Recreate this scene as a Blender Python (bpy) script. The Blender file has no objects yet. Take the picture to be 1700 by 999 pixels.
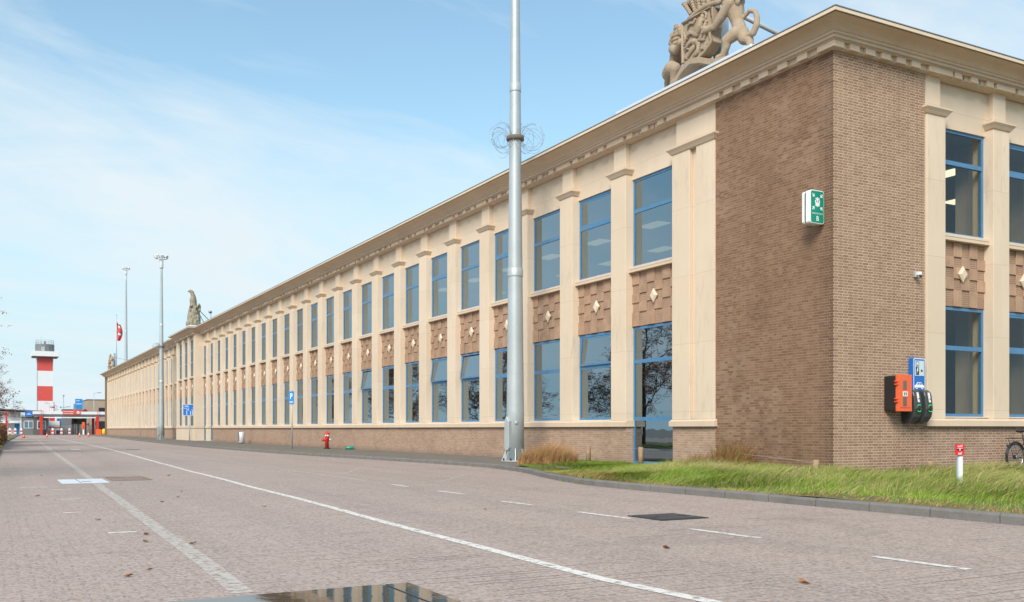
import bpy, bmesh, math, random
from mathutils import Vector, Matrix, noise as mnoise
C = bpy.context; SC = C.scene; COL = SC.collection
PI = math.pi
random.seed(7)

# ------------------------------------------------------------------ camera
TH = math.atan2(865., 1589.)
cam_d = bpy.data.cameras.new('camera'); cam = bpy.data.objects.new('camera', cam_d); COL.objects.link(cam)
cam.location = (-16.703, -15.501, 1.17)
cam.rotation_euler = (PI/2, 0, -TH)
cam_d.sensor_width = 36; cam_d.lens = 36*1589/1700.; cam_d.shift_y = 0.125
cam_d.clip_start = .05; cam_d.clip_end = 4000
SC.camera = cam
SC.render.resolution_x = 1024; SC.render.resolution_y = 602

# ------------------------------------------------------------------ light
SUN_EL, SUN_AZ = math.radians(38), math.radians(227)      # azimuth from +Y clockwise
sd = Vector((math.sin(SUN_AZ)*math.cos(SUN_EL), math.cos(SUN_AZ)*math.cos(SUN_EL), math.sin(SUN_EL)))
sun_d = bpy.data.lights.new('sun', 'SUN'); sun = bpy.data.objects.new('sun', sun_d); COL.objects.link(sun)
sun_d.energy = 2.4; sun_d.angle = math.radians(26); sun_d.color = (1, .90, .79)
sun.rotation_euler = sd.to_track_quat('Z', 'Y').to_euler(); sun.location = (-30, -30, 40)

W = bpy.data.worlds.new('World'); SC.world = W; W.use_nodes = True
nt = W.node_tree; nt.nodes.clear()
def N(t, **k):
    n = nt.nodes.new(t)
    for a, b in k.items(): setattr(n, a, b)
    return n
out = N('ShaderNodeOutputWorld'); bg = N('ShaderNodeBackground')
sky = N('ShaderNodeTexSky'); sky.sky_type = 'NISHITA'; sky.sun_disc = False
sky.sun_elevation = SUN_EL; sky.sun_rotation = SUN_AZ; sky.air_density = 1.0; sky.dust_density = .6; sky.ozone_density = 1.0
tc = N('ShaderNodeTexCoord'); sep = N('ShaderNodeSeparateXYZ')
nt.links.new(tc.outputs['Generated'], sep.inputs[0])
def M(op, a, b=None, c=None):
    n = N('ShaderNodeMath', operation=op)
    for i, v in enumerate((a, b, c)):
        if v is None: continue
        if hasattr(v, 'is_output') or isinstance(v, bpy.types.NodeSocket): nt.links.new(v, n.inputs[i])
        else: n.inputs[i].default_value = v
    return n.outputs[0]
zz = M('ADD', M('MAXIMUM', sep.outputs[2], 0.0), .30)
cx = M('DIVIDE', sep.outputs[0], zz); cy = M('DIVIDE', sep.outputs[1], zz)
# turn the cloud plane so the streaks run across the view, then stretch
ca, sa = math.cos(-TH+.35), math.sin(-TH+.35)
u = M('SUBTRACT', M('MULTIPLY', cx, ca), M('MULTIPLY', cy, sa)); v = M('ADD', M('MULTIPLY', cx, sa), M('MULTIPLY', cy, ca))
comb = N('ShaderNodeCombineXYZ'); nt.links.new(M('MULTIPLY', u, .55), comb.inputs[0]); nt.links.new(M('MULTIPLY', v, 1.25), comb.inputs[1])
comb.inputs[2].default_value = 14.6
n1 = N('ShaderNodeTexNoise'); n1.inputs['Scale'].default_value = 1.15; n1.inputs['Detail'].default_value = 7; n1.inputs['Roughness'].default_value = .60; n1.inputs['Distortion'].default_value = .5
nt.links.new(comb.outputs[0], n1.inputs['Vector'])
r1 = N('ShaderNodeValToRGB'); r1.color_ramp.elements[0].position = .41; r1.color_ramp.elements[1].position = .61
r1.color_ramp.elements[0].color = (.17, .17, .17, 1); r1.color_ramp.elements[1].color = (.92, .92, .92, 1)
n2 = N('ShaderNodeTexNoise'); n2.inputs['Scale'].default_value = 3.4; n2.inputs['Detail'].default_value = 8; n2.inputs['Roughness'].default_value = .6; n2.inputs['Distortion'].default_value = .9
nt.links.new(comb.outputs[0], n2.inputs['Vector'])
nt.links.new(M('ADD', M('MULTIPLY', n1.outputs['Fac'], .72), M('MULTIPLY', n2.outputs['Fac'], .28)), r1.inputs[0])
mx = N('ShaderNodeMix', data_type='RGBA'); nt.links.new(r1.outputs[0], mx.inputs[0])
tint = N('ShaderNodeMix', data_type='RGBA', blend_type='MULTIPLY'); tint.inputs[0].default_value = 1
tint.inputs[7].default_value = (.84, 1.17, 1.14, 1)
nt.links.new(sky.outputs[0], tint.inputs[6])
hz = N('ShaderNodeMapRange'); hz.inputs[1].default_value = .0; hz.inputs[2].default_value = .42; hz.inputs[3].default_value = .97; hz.inputs[4].default_value = .0; hz.interpolation_type = 'SMOOTHSTEP'
nt.links.new(sep.outputs[2], hz.inputs[0])
hm = N('ShaderNodeMix', data_type='RGBA'); nt.links.new(hz.outputs[0], hm.inputs[0]); nt.links.new(tint.outputs[2], hm.inputs[6]); hm.inputs[7].default_value = (3.35, 4.75, 5.35, 1)
nt.links.new(hm.outputs[2], mx.inputs[6]); mx.inputs[7].default_value = (4.75, 5.25, 5.5, 1)
nt.links.new(mx.outputs[2], bg.inputs[0]); bg.inputs[1].default_value = .1
nt.links.new(bg.outputs[0], out.inputs[0])

SC.view_settings.view_transform = 'Standard'; SC.view_settings.look = 'None'
SC.view_settings.gamma = 1; SC.view_settings.use_curve_mapping = False; SC.view_settings.exposure = .80
SC.render.engine = 'CYCLES'
SC.cycles.max_bounces = 8; SC.cycles.transparent_max_bounces = 12

# ------------------------------------------------------------------ materials
def newmat(name):
    m = bpy.data.materials.new(name); m.use_nodes = True
    t = m.node_tree; b = t.nodes['Principled BSDF']
    return m, t, b
def node(t, ty, **k):
    n = t.nodes.new(ty)
    for a, b in k.items(): setattr(n, a, b)
    return n
def link(t, a, b): t.links.new(a, b)
def mathn(t, op, a, b=None, c=None):
    n = node(t, 'ShaderNodeMath', operation=op)
    for i, v in enumerate((a, b, c)):
        if v is None: continue
        if isinstance(v, bpy.types.NodeSocket): link(t, v, n.inputs[i])
        else: n.inputs[i].default_value = v
    return n.outputs[0]
def mixc(t, f, a, b, mode='MIX'):
    n = node(t, 'ShaderNodeMix', data_type='RGBA', blend_type=mode)
    for i, v in ((0, f), (6, a), (7, b)):
        if isinstance(v, bpy.types.NodeSocket): link(t, v, n.inputs[i])
        elif isinstance(v, (int, float)): n.inputs[i].default_value = v
        else: n.inputs[i].default_value = (*v, 1)
    return n.outputs[2]
def noisen(t, vec, scale, detail=4, rough=.55, dist=0):
    n = node(t, 'ShaderNodeTexNoise'); n.inputs['Scale'].default_value = scale
    n.inputs['Detail'].default_value = detail; n.inputs['Roughness'].default_value = rough; n.inputs['Distortion'].default_value = dist
    if vec is not None: link(t, vec, n.inputs['Vector'])
    return n.outputs['Fac']
def ramp(t, f, p0, p1, c0=(0, 0, 0), c1=(1, 1, 1)):
    r = node(t, 'ShaderNodeValToRGB'); e = r.color_ramp.elements
    e[0].position = p0; e[1].position = p1; e[0].color = (*c0, 1); e[1].color = (*c1, 1)
    link(t, f, r.inputs[0]); return r.outputs[0]
def bump(t, b, h, dist=.01, strength=1.):
    n = node(t, 'ShaderNodeBump'); n.inputs['Distance'].default_value = dist; n.inputs['Strength'].default_value = strength
    link(t, h, n.inputs['Height']); link(t, n.outputs[0], b.inputs['Normal'])
def wpos(t): return node(t, 'ShaderNodeNewGeometry').outputs['Position']

def plain(name, col, rough=.6, var=.12, scale=3., bmp=.002, bscale=60, metal=0, spec=None, emit=None):
    m, t, b = newmat(name); p = wpos(t)
    f = noisen(t, p, scale, 5); f2 = noisen(t, p, scale*9, 3)
    g = mathn(t, 'ADD', mathn(t, 'MULTIPLY', f, .65), mathn(t, 'MULTIPLY', f2, .35))
    c0 = tuple(x*(1-var) for x in col); c1 = tuple(min(1, x*(1+var)) for x in col)
    link(t, mixc(t, ramp(t, g, .3, .7), c0, c1), b.inputs['Base Color'])
    b.inputs['Roughness'].default_value = rough; b.inputs['Metallic'].default_value = metal
    if spec is not None: b.inputs['Specular IOR Level'].default_value = spec
    if bmp: bump(t, b, noisen(t, p, bscale, 3), bmp)
    if emit: b.inputs['Emission Color'].default_value = (*col, 1); b.inputs['Emission Strength'].default_value = emit
    return m

def stone(name, col, stain=.16, bmp=.003, joints=False):
    m, t, b = newmat(name); p = wpos(t)
    mp = node(t, 'ShaderNodeMapping'); link(t, p, mp.inputs[0]); mp.inputs['Scale'].default_value = (1, 1, .22)
    streak = noisen(t, mp.outputs[0], 2.6, 6, .6)
    blot = noisen(t, p, .45, 4); grain = noisen(t, p, 90, 2)
    c = mixc(t, ramp(t, blot, .3, .7), tuple(x*.93 for x in col), tuple(x*1.04 for x in col))
    c = mixc(t, mathn(t, 'MULTIPLY', ramp(t, streak, .5, .78), stain), c, (col[0]*.62, col[1]*.55, col[2]*.48))
    if joints:
        s5 = node(t, 'ShaderNodeSeparateXYZ'); link(t, p, s5.inputs[0]); c5 = node(t, 'ShaderNodeCombineXYZ')
        link(t, mathn(t, 'FLOOR', mathn(t, 'DIVIDE', mathn(t, 'ADD', s5.outputs[0], s5.outputs[1]), 1.5)), c5.inputs[0]); link(t, mathn(t, 'FLOOR', mathn(t, 'DIVIDE', mathn(t, 'ADD', s5.outputs[2], .22), 1.86)), c5.inputs[1])
        w5 = node(t, 'ShaderNodeTexWhiteNoise', noise_dimensions='2D'); link(t, c5.outputs[0], w5.inputs[0])
        c = mixc(t, mathn(t, 'MULTIPLY', w5.outputs[0], .5), c, tuple(x*y for x, y in zip(col, (.90, .87, .83))))
        sj = node(t, 'ShaderNodeSeparateXYZ'); link(t, p, sj.inputs[0])
        jf = mathn(t, 'FRACT', mathn(t, 'DIVIDE', mathn(t, 'ADD', sj.outputs[2], .22), 1.86))
        c = mixc(t, mathn(t, 'MULTIPLY', mathn(t, 'LESS_THAN', jf, .0045), .55), c, tuple(x*.45 for x in col))
        drip = mathn(t, 'MULTIPLY', ramp(t, noisen(t, mp.outputs[0], 7., 4, .6), .52, .72), ramp(t, noisen(t, p, .35, 3), .45, .65))
        c = mixc(t, mathn(t, 'MULTIPLY', drip, .36), c, (.30, .25, .20))
    c = mixc(t, mathn(t, 'MULTIPLY', ramp(t, grain, .35, .65), .14), c, tuple(x*.7 for x in col))
    link(t, c, b.inputs['Base Color']); b.inputs['Roughness'].default_value = .78; b.inputs['Specular IOR Level'].default_value = .3
    bump(t, b, grain, bmp)
    return m

def brick(name, c_lo, c_hi, mortar, stain=.2, patches=False, jw=.011, drip=0):
    # Flemish bond laid out in metres along the UV of the wall
    m, t, b = newmat(name); uv = node(t, 'ShaderNodeTexCoord').outputs['UV']
    s = node(t, 'ShaderNodeSeparateXYZ'); link(t, uv, s.inputs[0])
    CH, P = .0635, .322
    vr = mathn(t, 'DIVIDE', s.outputs[1], CH); row = mathn(t, 'FLOOR', vr); fv = mathn(t, 'MULTIPLY', mathn(t, 'FRACT', vr), CH)
    par = mathn(t, 'MODULO', mathn(t, 'ADD', row, 1000.), 2.)
    uu = mathn(t, 'ADD', s.outputs[0], mathn(t, 'MULTIPLY', par, P/2)); uu = mathn(t, 'ADD', uu, 100*P)
    pr = mathn(t, 'DIVIDE', uu, P); pi_ = mathn(t, 'FLOOR', pr); fu = mathn(t, 'MULTIPLY', mathn(t, 'FRACT', pr), P)
    head = mathn(t, 'GREATER_THAN', fu, .213)
    fb = mathn(t, 'SUBTRACT', fu, mathn(t, 'MULTIPLY', head, .213))
    ju = mathn(t, 'LESS_THAN', fb, jw); jv = mathn(t, 'LESS_THAN', fv, jw)
    joint = mathn(t, 'MAXIMUM', ju, jv)
    cid = node(t, 'ShaderNodeCombineXYZ'); link(t, mathn(t, 'ADD', mathn(t, 'MULTIPLY', pi_, 2.), head), cid.inputs[0]); link(t, row, cid.inputs[1])
    wn = node(t, 'ShaderNodeTexWhiteNoise', noise_dimensions='2D'); link(t, cid.outputs[0], wn.inputs[0])
    p = wpos(t); gr = noisen(t, p, 55, 4); blot = noisen(t, p, .7, 5, .6); fine = noisen(t, p, 5., 4)
    c = mixc(t, wn.outputs[0], c_lo, c_hi)
    c = mixc(t, mathn(t, 'MULTIPLY', ramp(t, gr, .35, .7), .3), c, tuple(x*.6 for x in c_lo))
    if patches:
        # weathered bleached patch with its own outline
        pm = ramp(t, noisen(t, p, .42, 3, .5, .4), .53, .62)
        c = mixc(t, mathn(t, 'MULTIPLY', pm, mathn(t, 'MULTIPLY', wn.outputs[0], .30)), c, (.42, .30, .23))
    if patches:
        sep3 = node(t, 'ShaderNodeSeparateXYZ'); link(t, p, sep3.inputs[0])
        corner_dark = ramp(t, mathn(t, 'ADD', sep3.outputs[1], mathn(t, 'MULTIPLY', fine, .5)), .35, .85, (1, 1, 1), (0, 0, 0))  # darker strip beside the building corner, edge broken up by noise
        c = mixc(t, mathn(t, 'MULTIPLY', corner_dark, .5), c, (.07, .045, .035))
    c = mixc(t, joint, c, mixc(t, ramp(t, fine, .35, .65), tuple(x*.78 for x in mortar), mortar))
    c = mixc(t, mathn(t, 'MULTIPLY', ramp(t, blot, .48, .75), stain), c, tuple(x*.42 for x in c_lo))
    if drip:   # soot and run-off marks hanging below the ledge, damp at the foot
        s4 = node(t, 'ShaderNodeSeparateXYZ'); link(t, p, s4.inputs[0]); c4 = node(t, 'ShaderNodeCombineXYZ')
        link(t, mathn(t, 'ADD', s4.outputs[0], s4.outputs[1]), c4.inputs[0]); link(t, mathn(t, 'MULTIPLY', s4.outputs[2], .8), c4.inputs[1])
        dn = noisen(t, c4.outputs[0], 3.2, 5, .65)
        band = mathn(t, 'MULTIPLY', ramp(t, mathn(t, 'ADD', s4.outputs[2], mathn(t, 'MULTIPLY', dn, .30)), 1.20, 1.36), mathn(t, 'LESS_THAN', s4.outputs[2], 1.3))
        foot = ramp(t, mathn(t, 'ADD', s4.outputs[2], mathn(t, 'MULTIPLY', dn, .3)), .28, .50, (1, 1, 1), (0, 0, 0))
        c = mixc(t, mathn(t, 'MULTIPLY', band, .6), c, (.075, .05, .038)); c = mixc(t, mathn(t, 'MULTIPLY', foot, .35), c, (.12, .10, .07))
    link(t, c, b.inputs['Base Color']); b.inputs['Roughness'].default_value = .88; b.inputs['Specular IOR Level'].default_value = .2
    h = mathn(t, 'ADD', mathn(t, 'MULTIPLY', mathn(t, 'SUBTRACT', 1., joint), 1.), mathn(t, 'MULTIPLY', gr, .35))
    h = mathn(t, 'ADD', h, mathn(t, 'MULTIPLY', wn.outputs[0], .5))
    bump(t, b, h, .007)
    return m

def striped(name, col, horiz):
    m, t, b = newmat(name); uv = node(t, 'ShaderNodeTexCoord').outputs['UV']
    s = node(t, 'ShaderNodeSeparateXYZ'); link(t, uv, s.inputs[0])
    p = wpos(t)
    a = mathn(t, 'ADD', s.outputs[1 if horiz else 0], mathn(t, 'MULTIPLY', noisen(t, p, 8, 2), .02))
    f = mathn(t, 'FRACT', mathn(t, 'DIVIDE', a, .052)); j = mathn(t, 'LESS_THAN', f, .26)
    wn = noisen(t, p, 3, 5)
    c = mixc(t, ramp(t, wn, .3, .7), tuple(x*.8 for x in col), tuple(x*1.15 for x in col))
    c = mixc(t, mathn(t, 'MULTIPLY', j, .55), c, tuple(x*.42 for x in col))
    link(t, c, b.inputs['Base Color']); b.inputs['Roughness'].default_value = .9
    bump(t, b, mathn(t, 'SUBTRACT', mathn(t, 'MULTIPLY', noisen(t, p, 70, 2), .3), j), .012)
    return m

def glassmat(name, fmul=1.5, fadd=.10, tintc=(.5, .58, .6), cap=1.):
    m = bpy.data.materials.new(name); m.use_nodes = True; t = m.node_tree; t.nodes.clear()
    o = node(t, 'ShaderNodeOutputMaterial'); g = node(t, 'ShaderNodeBsdfGlossy'); tr = node(t, 'ShaderNodeBsdfTransparent'); mxs = node(t, 'ShaderNodeMixShader')
    g.inputs['Roughness'].default_value = .012; g.inputs['Color'].default_value = (.70, .88, 1, 1); tr.inputs['Color'].default_value = (*tintc, 1)
    fr = node(t, 'ShaderNodeFresnel'); fr.inputs[0].default_value = 1.62
    f = mathn(t, 'MINIMUM', mathn(t, 'ADD', mathn(t, 'MULTIPLY', fr.outputs[0], fmul), fadd), cap)
    f = mathn(t, 'MULTIPLY', f, mathn(t, 'SUBTRACT', 1., node(t, 'ShaderNodeNewGeometry').outputs['Backfacing']))
    bp = node(t, 'ShaderNodeBump'); bp.inputs['Distance'].default_value = .02; bp.inputs['Strength'].default_value = .12
    link(t, noisen(t, wpos(t), .9, 2), bp.inputs['Height']); link(t, bp.outputs[0], g.inputs['Normal'])
    link(t, f, mxs.inputs[0]); link(t, tr.outputs[0], mxs.inputs[1]); link(t, g.outputs[0], mxs.inputs[2]); link(t, mxs.outputs[0], o.inputs[0])
    return m

def paver(name):
    m, t, b = newmat(name); p = wpos(t)
    # joints wander a little, as in settled block paving
    nz = node(t, 'ShaderNodeTexNoise'); nz.inputs['Scale'].default_value = 3.5; nz.inputs['Detail'].default_value = 4; link(t, p, nz.inputs['Vector'])
    off = node(t, 'ShaderNodeVectorMath', operation='SCALE'); link(t, nz.outputs['Color'], off.inputs[0]); off.inputs['Scale'].default_value = .055
    ad = node(t, 'ShaderNodeVectorMath', operation='ADD'); link(t, p, ad.inputs[0]); link(t, off.outputs[0], ad.inputs[1])
    br = node(t, 'ShaderNodeTexBrick'); br.offset = .5; link(t, ad.outputs[0], br.inputs['Vector'])
    br.inputs['Scale'].default_value = 1; br.inputs['Brick Width'].default_value = .21; br.inputs['Row Height'].default_value = .105
    br.inputs['Mortar Size'].default_value = .005; br.inputs['Mortar Smooth'].default_value = .3; br.inputs['Bias'].default_value = 0
    br.inputs['Color1'].default_value = (.35, .262, .225, 1); br.inputs['Color2'].default_value = (.385, .29, .25, 1); br.inputs['Mortar'].default_value = (.245, .185, .155, 1)
    big = noisen(t, p, .12, 5, .6); mid = noisen(t, p, .9, 5, .6)
    c = br.outputs['Color']
    c = mixc(t, mathn(t, 'MULTIPLY', ramp(t, big, .42, .66), .4), c, (.30, .235, .21))
    c = mixc(t, mathn(t, 'MULTIPLY', ramp(t, mid, .48, .7), .3), c, (.385, .30, .255))
    # darker wheel tracks running along the road
    mt_ = node(t, 'ShaderNodeMapping'); link(t, p, mt_.inputs[0]); mt_.inputs['Scale'].default_value = (.9, .03, 1)
    c = mixc(t, mathn(t, 'MULTIPLY', ramp(t, noisen(t, mt_.outputs[0], 1.1, 4, .55), .46, .62), .35), c, (.22, .175, .15))
    # salt-and-pepper aggregate
    vo = node(t, 'ShaderNodeTexVoronoi'); vo.inputs['Scale'].default_value = 42; link(t, p, vo.inputs['Vector'])
    vs = node(t, 'ShaderNodeSeparateColor'); link(t, vo.outputs['Color'], vs.inputs[0])
    c = mixc(t, mathn(t, 'MULTIPLY', ramp(t, vs.outputs[0], .1, .9), .5), c, (.52, .46, .43))
    c = mixc(t, mathn(t, 'MULTIPLY', ramp(t, vs.outputs[1], .80, .92), .5), c, (.12, .10, .09))
    # rows whose joints have opened as the blocks settled
    sp_ = node(t, 'ShaderNodeSeparateXYZ'); link(t, ad.outputs[0], sp_.inputs[0])
    fr1 = mathn(t, 'LESS_THAN', mathn(t, 'FRACT', mathn(t, 'DIVIDE', sp_.outputs[1], .105)), .13)
    rid = node(t, 'ShaderNodeTexWhiteNoise', noise_dimensions='2D'); cc_ = node(t, 'ShaderNodeCombineXYZ')
    link(t, mathn(t, 'FLOOR', mathn(t, 'DIVIDE', sp_.outputs[1], .105)), cc_.inputs[0]); link(t, mathn(t, 'FLOOR', mathn(t, 'DIVIDE', sp_.outputs[0], .9)), cc_.inputs[1]); link(t, cc_.outputs[0], rid.inputs[0])
    cr = mathn(t, 'MULTIPLY', mathn(t, 'MULTIPLY', fr1, mathn(t, 'GREATER_THAN', rid.outputs[0], .80)), ramp(t, noisen(t, p, .4, 4), .44, .56))
    stain = ramp(t, noisen(t, p, .33, 6, .65, .6), .60, .68)
    c = mixc(t, mathn(t, 'MULTIPLY', stain, .22), c, (.14, .115, .10))
    c = mixc(t, mathn(t, 'MULTIPLY', cr, .75), c, (.09, .07, .06))
    link(t, c, b.inputs['Base Color'])
    link(t, ramp(t, mid, .3, .7, (.62, .62, .62), (.86, .86, .86)), b.inputs['Roughness']); b.inputs['Specular IOR Level'].default_value = .3
    h = mathn(t, 'SUBTRACT', mathn(t, 'MULTIPLY', vs.outputs[2], .25), mathn(t, 'MULTIPLY', br.outputs['Fac'], .5))
    h = mathn(t, 'SUBTRACT', h, mathn(t, 'MULTIPLY', cr, 1.6))
    bump(t, b, h, .006)
    return m

def paint_worn(name, col, keep=.45, top=1.):
    m, t, b = newmat(name); p = wpos(t)
    f = noisen(t, p, 11, 6, .7); c = mixc(t, noisen(t, p, 60, 2), tuple(x*.8 for x in col), col)
    link(t, c, b.inputs['Base Color']); b.inputs['Roughness'].default_value = .8
    link(t, mathn(t, 'MULTIPLY', ramp(t, f, keep-.07, keep+.07), top), b.inputs['Alpha'])
    return m

MT = {}
MT['cream'] = stone('cream_stone', (.71, .59, .455), .16, joints=True)
MT['cream2'] = stone('cream_trim', (.66, .525, .395), .22)
MT['brick_tan'] = brick('tan_brick', (.275, .166, .107), (.38, .248, .166), (.70, .545, .42), .2, jw=.0125)
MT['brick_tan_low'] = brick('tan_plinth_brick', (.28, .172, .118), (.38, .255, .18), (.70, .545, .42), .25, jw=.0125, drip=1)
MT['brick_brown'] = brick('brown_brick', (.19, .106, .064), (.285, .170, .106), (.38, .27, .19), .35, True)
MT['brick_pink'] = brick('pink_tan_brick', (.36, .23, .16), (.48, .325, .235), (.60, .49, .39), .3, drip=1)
MT['tile_v'] = striped('ribbed_brick_upright', (.47, .305, .205), False)
MT['tile_h'] = striped('ribbed_brick_flat', (.41, .265, .18), True)
MT['blue'] = plain('blue_window_paint', (.07, .20, .37), .35, .12, 4, .0008)
MT['glass'] = glassmat('window_glass', 1.5, .24, (.33, .35, .34), .43)
MT['glass2'] = glassmat('clear_window_glass', .9, .0, (.80, .82, .80))
MT['roof'] = plain('roof_felt', (.12, .12, .12), .9)
MT['zinc'] = plain('pale_metal_flashing', (.72, .76, .80), .35, .06, 2, .0005, metal=.3)
MT['galv'] = plain('galvanised_steel', (.43, .475, .49), .5, .09, 1.6, .001, 30, metal=.35)
MT['galv_dk'] = plain('dull_steel', (.26, .28, .29), .5, .12, 4, .001, metal=.5)
MT['statue'] = stone('weathered_sandstone', (.43, .34, .245), .6, .018)
MT['statue2'] = stone('pale_weathered_sandstone', (.33, .295, .22), .8, .02)
MT['road'] = paver('block_paving')
MT['walk'] = plain('dark_pavement_blocks', (.155, .135, .11), .9, .22, 1.3, .01, 14)
MT['kerb'] = plain('kerb_concrete', (.17, .16, .15), .85, .2, 3, .006, 40)
MT['soil'] = plain('soil_and_thatch', (.13, .12, .045), .95, .3, 4, .03, 12)
MT['ground'] = plain('bare_ground', (.22, .20, .17), .95, .15, .3, .01)
MT['white'] = plain('white_paint', (.78, .78, .77), .5, .05)
MT['line'] = paint_worn('worn_road_paint', (.74, .72, .68), .42)
MT['line2'] = paint_worn('faded_road_paint', (.70, .66, .61), .45, .66)
MT['red'] = plain('red_paint', (.58, .035, .03), .42, .12)
MT['red_bright'] = plain('bright_red_panel', (.60, .08, .065), .5, .1)
MT['red_sign'] = plain('red_sign_face', (.66, .02, .03), .4, .04)
MT['orange'] = plain('orange_plastic', (.80, .13, .04), .35, .06)
MT['blue_sign'] = plain('blue_sign_face', (.01, .14, .50), .35, .05, 3, 0)
MT['blue_lt'] = plain('light_blue_panel', (.02, .25, .62), .4, .06)
MT['green_sign'] = plain('green_sign_face', (.0, .26, .17), .35, .05, 3, 0)
MT['sign_white'] = plain('white_sign_marking', (.82, .83, .83), .4, .02, 3, 0)
MT['sign_pale'] = plain('pale_grey_sign_panel', (.55, .66, .72), .4, .02, 3, 0)
MT['rusty'] = plain('rusty_iron', (.19, .125, .09), .8, .25)
MT['black'] = plain('black_rubber_plastic', (.018, .019, .02), .45, .2)
MT['char'] = plain('charcoal_plastic', (.045, .052, .055), .33, .15)
MT['led'] = plain('green_status_light', (.02, .55, .15), .4, 0, 3, 0, emit=.25)
MT['wood'] = plain('weathered_timber', (.36, .25, .15), .9, .25, 9, .004)
MT['gloss'] = plain('wet_black_cover', (.012, .011, .010), .035, .3, 6, .0004, 9, spec=.9)
MT['darkplate'] = plain('dark_metal_cover', (.05, .054, .062), .5, .15, 6, .002, 80, metal=.4)
MT['greyclad'] = plain('grey_cladding', (.17, .18, .185), .6, .08)
MT['greyclad2'] = plain('dark_grey_brick', (.105, .11, .11), .8, .15, 4, .004)
MT['whiteclad'] = plain('white_cladding', (.70, .72, .73), .5, .05)
MT['tanwall'] = plain('tan_panel_wall', (.36, .29, .22), .85, .1)
MT['darkin'] = plain('dark_interior', (.09, .078, .068), .9, .2)
MT['ceil'] = plain('office_ceiling', (.40, .39, .36), .9, .05)
MT['lampin'] = plain('ceiling_lamp_panel', (1., .88, .62), .5, 0, 3, 0, emit=1.0)
MT['concrete'] = plain('grey_concrete', (.33, .33, .32), .85, .12)
MT['silver'] = plain('silver_rim', (.6, .6, .6), .25, .05, metal=.9)
MT['yellow'] = plain('yellow_paint', (.75, .48, .02), .5, .1)
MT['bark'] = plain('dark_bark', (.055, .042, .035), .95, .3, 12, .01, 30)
def leafmat(name, a, bcol):
    m, t, b = newmat(name)
    oi = node(t, 'ShaderNodeAttribute'); oi.attribute_name = 'shade'
    link(t, mixc(t, oi.outputs['Fac'], a, bcol), b.inputs['Base Color']); b.inputs['Roughness'].default_value = .75
    b.inputs['Specular IOR Level'].default_value = .2
    return m
MT['leaf'] = leafmat('dry_beech_leaf', (.14, .055, .03), (.36, .17, .09))
MT['leaf_hedge'] = leafmat('copper_hedge_leaf', (.22, .10, .045), (.50, .27, .14))
MT['grass'] = leafmat('grass_blade', (.10, .19, .02), (.26, .34, .045))
MT['straw'] = leafmat('straw_blade', (.26, .24, .075), (.50, .42, .20))
MT['rust'] = leafmat('rusty_dry_grass', (.30, .13, .05), (.58, .34, .17))

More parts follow.
